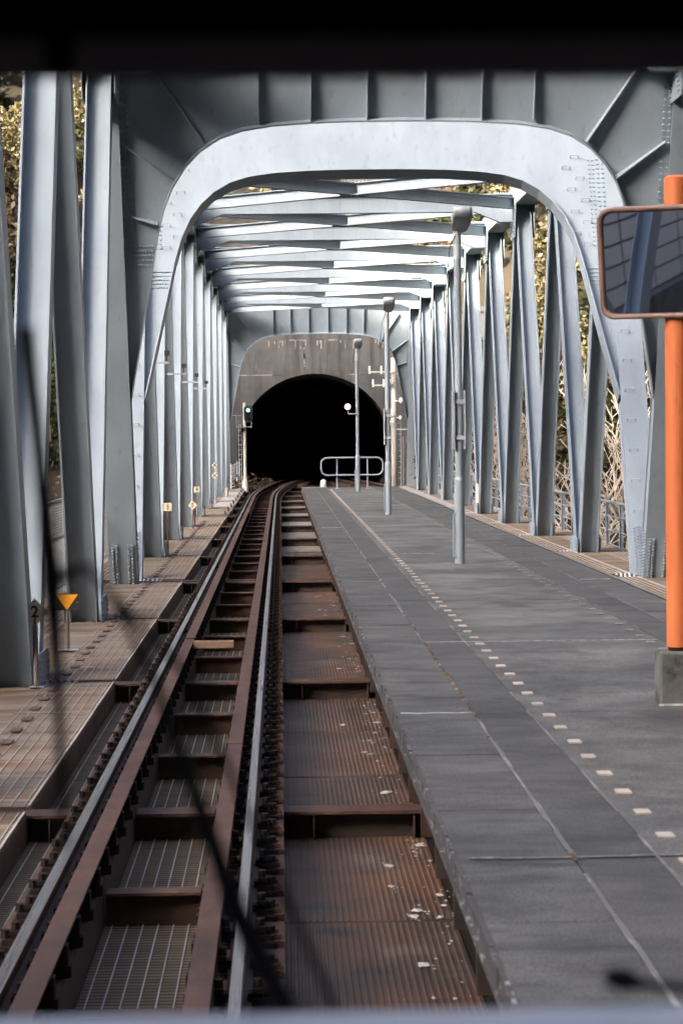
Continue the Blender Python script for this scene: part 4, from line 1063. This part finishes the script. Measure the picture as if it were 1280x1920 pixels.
# distant woods as one mass: many crowns over the slope
woods = {'leaf_gold': [], 'leaf_green': [], 'leaf_dark': [], 'leaf_dry': []}
tb_ = MB()
def far_tree(x, y, rx, rz, mat, n=15, per=70):
    z = H(x, y); woods[mat].append(crown_pts((x, y, z + rz * .85), rx, rx, rz, n, per, .40))
    tb_.tube([(x, y, z - .5), (x + .1, y, z + rz)], [.16, .07], 5)
wr = random.Random(5)
for k in range(430):
    y = 103 + 72 * wr.random() ** 1.15
    side = wr.random()
    x = wr.uniform(-.16, -.075) * y if side < .34 else (wr.uniform(.075, .20) * y if side < .76 else wr.uniform(-.075, .08) * y)
    if -7 < x < 9 and y < 147: continue
    if -9 < x < 11 and y < 133.5: continue
    if 10 < x < 22 and y < 115: continue
    if x < -7 and y < 118 and H(x, y) < 1.5: continue
    c = wr.random()
    mat = 'leaf_gold' if c < .34 else 'leaf_green' if c < .66 else 'leaf_dark' if c < .88 else 'leaf_dry'
    if x < -7 and mat == 'leaf_gold' and wr.random() < .4: mat = 'leaf_dark'
    rz = wr.uniform(1.3, 2.6); far_tree(x, y, rz * wr.uniform(.8, 1.1), rz, mat)
for x, y in [(wr.uniform(-12, 17), wr.uniform(141, 175)) for _ in range(75)] + [(wr.uniform(9, 24), wr.uniform(120, 172)) for _ in range(110)]: far_tree(x, y, 1.8, 1.9, wr.choice(['leaf_dry', 'leaf_green', 'leaf_dark', 'leaf_dry', 'leaf_gold']))
for mat, pts in woods.items():
    if pts:
        o = link(quads_mesh('hillside_woods', np.concatenate(pts), .17, mat), 'hillside_woods'); o['kind'] = 'stuff'
        o['label'] = {'leaf_gold': 'golden-lit evergreen woods on the hillside', 'leaf_green': 'green woods on the hillside', 'leaf_dark': 'dark green woods on the hillside', 'leaf_dry': 'dry brown scrub on the hillside'}[mat]; o['category'] = 'woods'
o = part(tb_, 'hillside_trunks', 'bark', stuff=True); o['label'] = 'tree trunks among the hillside woods'; o['category'] = 'woods'
# trees that can be told apart
leafy('large golden-green leafy tree between the truss legs right of the nearest lamp', 15.6, 119, 2.9, 3.6, 'leaf_gold', 4.5, 60, 80)
leafy('golden-green leafy tree high behind the right top chord', 13.2, 120, 2.4, 3.4, 'leaf_gold', 7.2, 50, 80)
leafy('green leafy tree low behind the right railing near the orange post', 17.2, 114.5, 1.7, 2.1, 'leaf_green', 3.4, 46, 70)
leafy('dark green round tree low in the left gap behind the mesh fence', -12.4, 119, 1.9, 2.1, 'leaf_green', 1.8, 46, 70)
leafy('golden leafy tree at the top left beside the window edge', -15.6, 131, 2.6, 3.0, 'leaf_gold', 3.0, 56, 80)
bare('pale leafless tree with twisted branches beside the right portal leg', 15.9, 109.5, 13.5, (-.04, -.05), r0=.17, depth=4)
bare('pale leafless tree between the second and third right truss legs', 13.9, 110.5, 14.0, (.05, -.05), r0=.13, depth=5)
bare('slender pale leafless tree between the farther right truss legs', 12.0, 113, 11.5, (-.05, -.05), r0=.11, depth=5)
bare('pale leafless tree low behind the right railing, between the nearest two truss legs', 15.0, 107.5, 13.0, (.02, -.08), r0=.14, depth=4)
bare('pale leafless shrub on the slope above the tunnel, behind the nearest lamp head', 9.4, 148, 5.5, (.1, -.1), r0=.07, depth=4, name='bare_shrub')
bare('pale leafless shrub on the upper slope left of the nearest lamp head', 6.8, 150, 5.0, (-.1, -.1), r0=.07, depth=4, name='bare_shrub')
# dry grass and scrub: on the banks and at the tunnel foot
g = []
for k in range(9000):
    x = wr.uniform(10.5, 24) if wr.random() < .6 else wr.uniform(-20, -7); y = wr.uniform(102, 128); g.append((x, y, H(x, y) + wr.uniform(0, .5)))
for k in range(500): g.append((wr.gauss(-2.2, .35), wr.gauss(128.6, .8), -.3 + abs(wr.gauss(0, .3))))
for k in range(200): g.append((wr.gauss(-.9, .3), wr.gauss(131.6, .4), -.3 + abs(wr.gauss(0, .25))))
o = link(quads_mesh('dry_grass', np.array(g), .11, 'leaf_dry'), 'dry_grass'); o['kind'] = 'stuff'; o['label'] = 'dry brown grass on the banks and at the tunnel foot'; o['category'] = 'grass'
# boulders on the left bank
for i, (x, y, s_, word) in enumerate(((-11.7, 112.6, .95, 'largest pale boulder on the left bank seen under the mesh fence gap'), (-12.9, 113.5, .7, 'smaller pale boulder left of the largest one on the left bank'), (-10.7, 113.2, .6, 'small pale boulder right of the largest one on the left bank'))):
    q = MB(); n1, n2 = 10, 7
    for a in range(n2 + 1):
        for b in range(n1):
            th = math.pi * a / n2; ph = 2 * math.pi * b / n1; r_ = s_ * (1 + .22 * noise2(ph * 2 + i, th * 3, i))
            q.v.append((r_ * 1.3 * math.sin(th) * math.cos(ph), r_ * math.sin(th) * math.sin(ph), r_ * .8 * math.cos(th)))
    for a in range(n2):
        for b in range(n1): q.quadf((a * n1 + b, (a + 1) * n1 + b, (a + 1) * n1 + (b + 1) % n1, a * n1 + (b + 1) % n1))
    tag(part(q, 'boulder', 'rock', None, (x, y, H(x, y) + s_ * .3)), word, 'boulder', 'boulders on the left bank')

# ------------------------------------------------------------------ the train we ride in: windscreen surround and wipers
tr = thing('train', 'train front we look out of: black visor, pale window sill and black wipers', 'train', (-.8, 0, -.9))
X0, X1, YF = -2.2, .62, 1.22
part(MB().box(X0, X1, YF, YF + .12, .15, 2.20), 'front_panel', 'trainwhite', tr)
part(MB().box(X0, X1, YF + .005, YF + .115, 2.205, 2.233), 'window_sill', 'trainwhite', tr)
part(MB().box(X0, -.62, YF, YF + .12, 2.245, 3.3).box(.40, X1, YF, YF + .12, 2.245, 3.3), 'pillar', 'trainwhite', tr)
part(MB().box(X0, X1, YF, YF + .12, 3.305, 3.75), 'brow_panel', 'trainwhite', tr)
part(MB().box(-.70, .50, YF - .16, YF - .04, 2.7535, 3.3), 'sun_visor', 'visor', tr)
part(MB().tube([(-.098, YF - .17, 2.775), (-.098, YF - .17, 2.735)], .0075, 10), 'dark_blob', 'visor', tr)  # made-up knob standing in for a dark blur beside the visor
part(MB().box(X0, X0 + .06, -19, YF - .002, .15, 3.4).box(X1 - .06, X1, -19, YF - .002, .15, 3.4), 'side_wall', 'steelbody', tr)
part(MB().box(X0, X1, -19, YF - .002, 3.42, 3.6), 'roof', 'steelbody', tr)
part(MB().box(X0 + .07, X1 - .07, -19, YF - .01, .2, .3), 'floor', 'interior', tr)
part(MB().box(X0 + .08, X1 - .08, -1.6, -1.55, .31, 3.4), 'cab_bulkhead', 'interior', tr)
yw = YF + .15
wp = MB(); wp.tube([(.012, yw, 2.20), (-.030, yw + .01, 2.285), (-.078, yw + .015, 2.425), (-.104, yw + .015, 2.478), (-.118, yw + .01, 2.494), (-.136, yw, 2.486)], [.0080, .0070, .0030, .0020, .0026, .0050], 8)
wo = part(wp, 'wiper', 'black', tr, smooth=True)
part(MB().tube([(.040, yw, 2.20), (-.010, yw + .012, 2.315), (-.06, yw + .014, 2.43), (-.115, yw + .012, 2.49)], .0026, 6), 'link_rod', 'black', wo)
part(MB().tube([(-.149, yw - .015, 2.636), (-.142, yw - .012, 2.56), (-.136, yw - .01, 2.486), (-.133, yw - .012, 2.42), (-.131, yw - .015, 2.33)], [.0048, .0048, .0064, .0034, .0026], 8), 'blade', 'black', wo)
w2 = MB(); w2.tube([(.192, yw, 2.243), (.203, yw, 2.241), (.216, yw, 2.238), (.30, yw, 2.228)], [.005, .0075, .003, .0025], 10)
part(w2, 'wiper', 'black', tr, smooth=True)
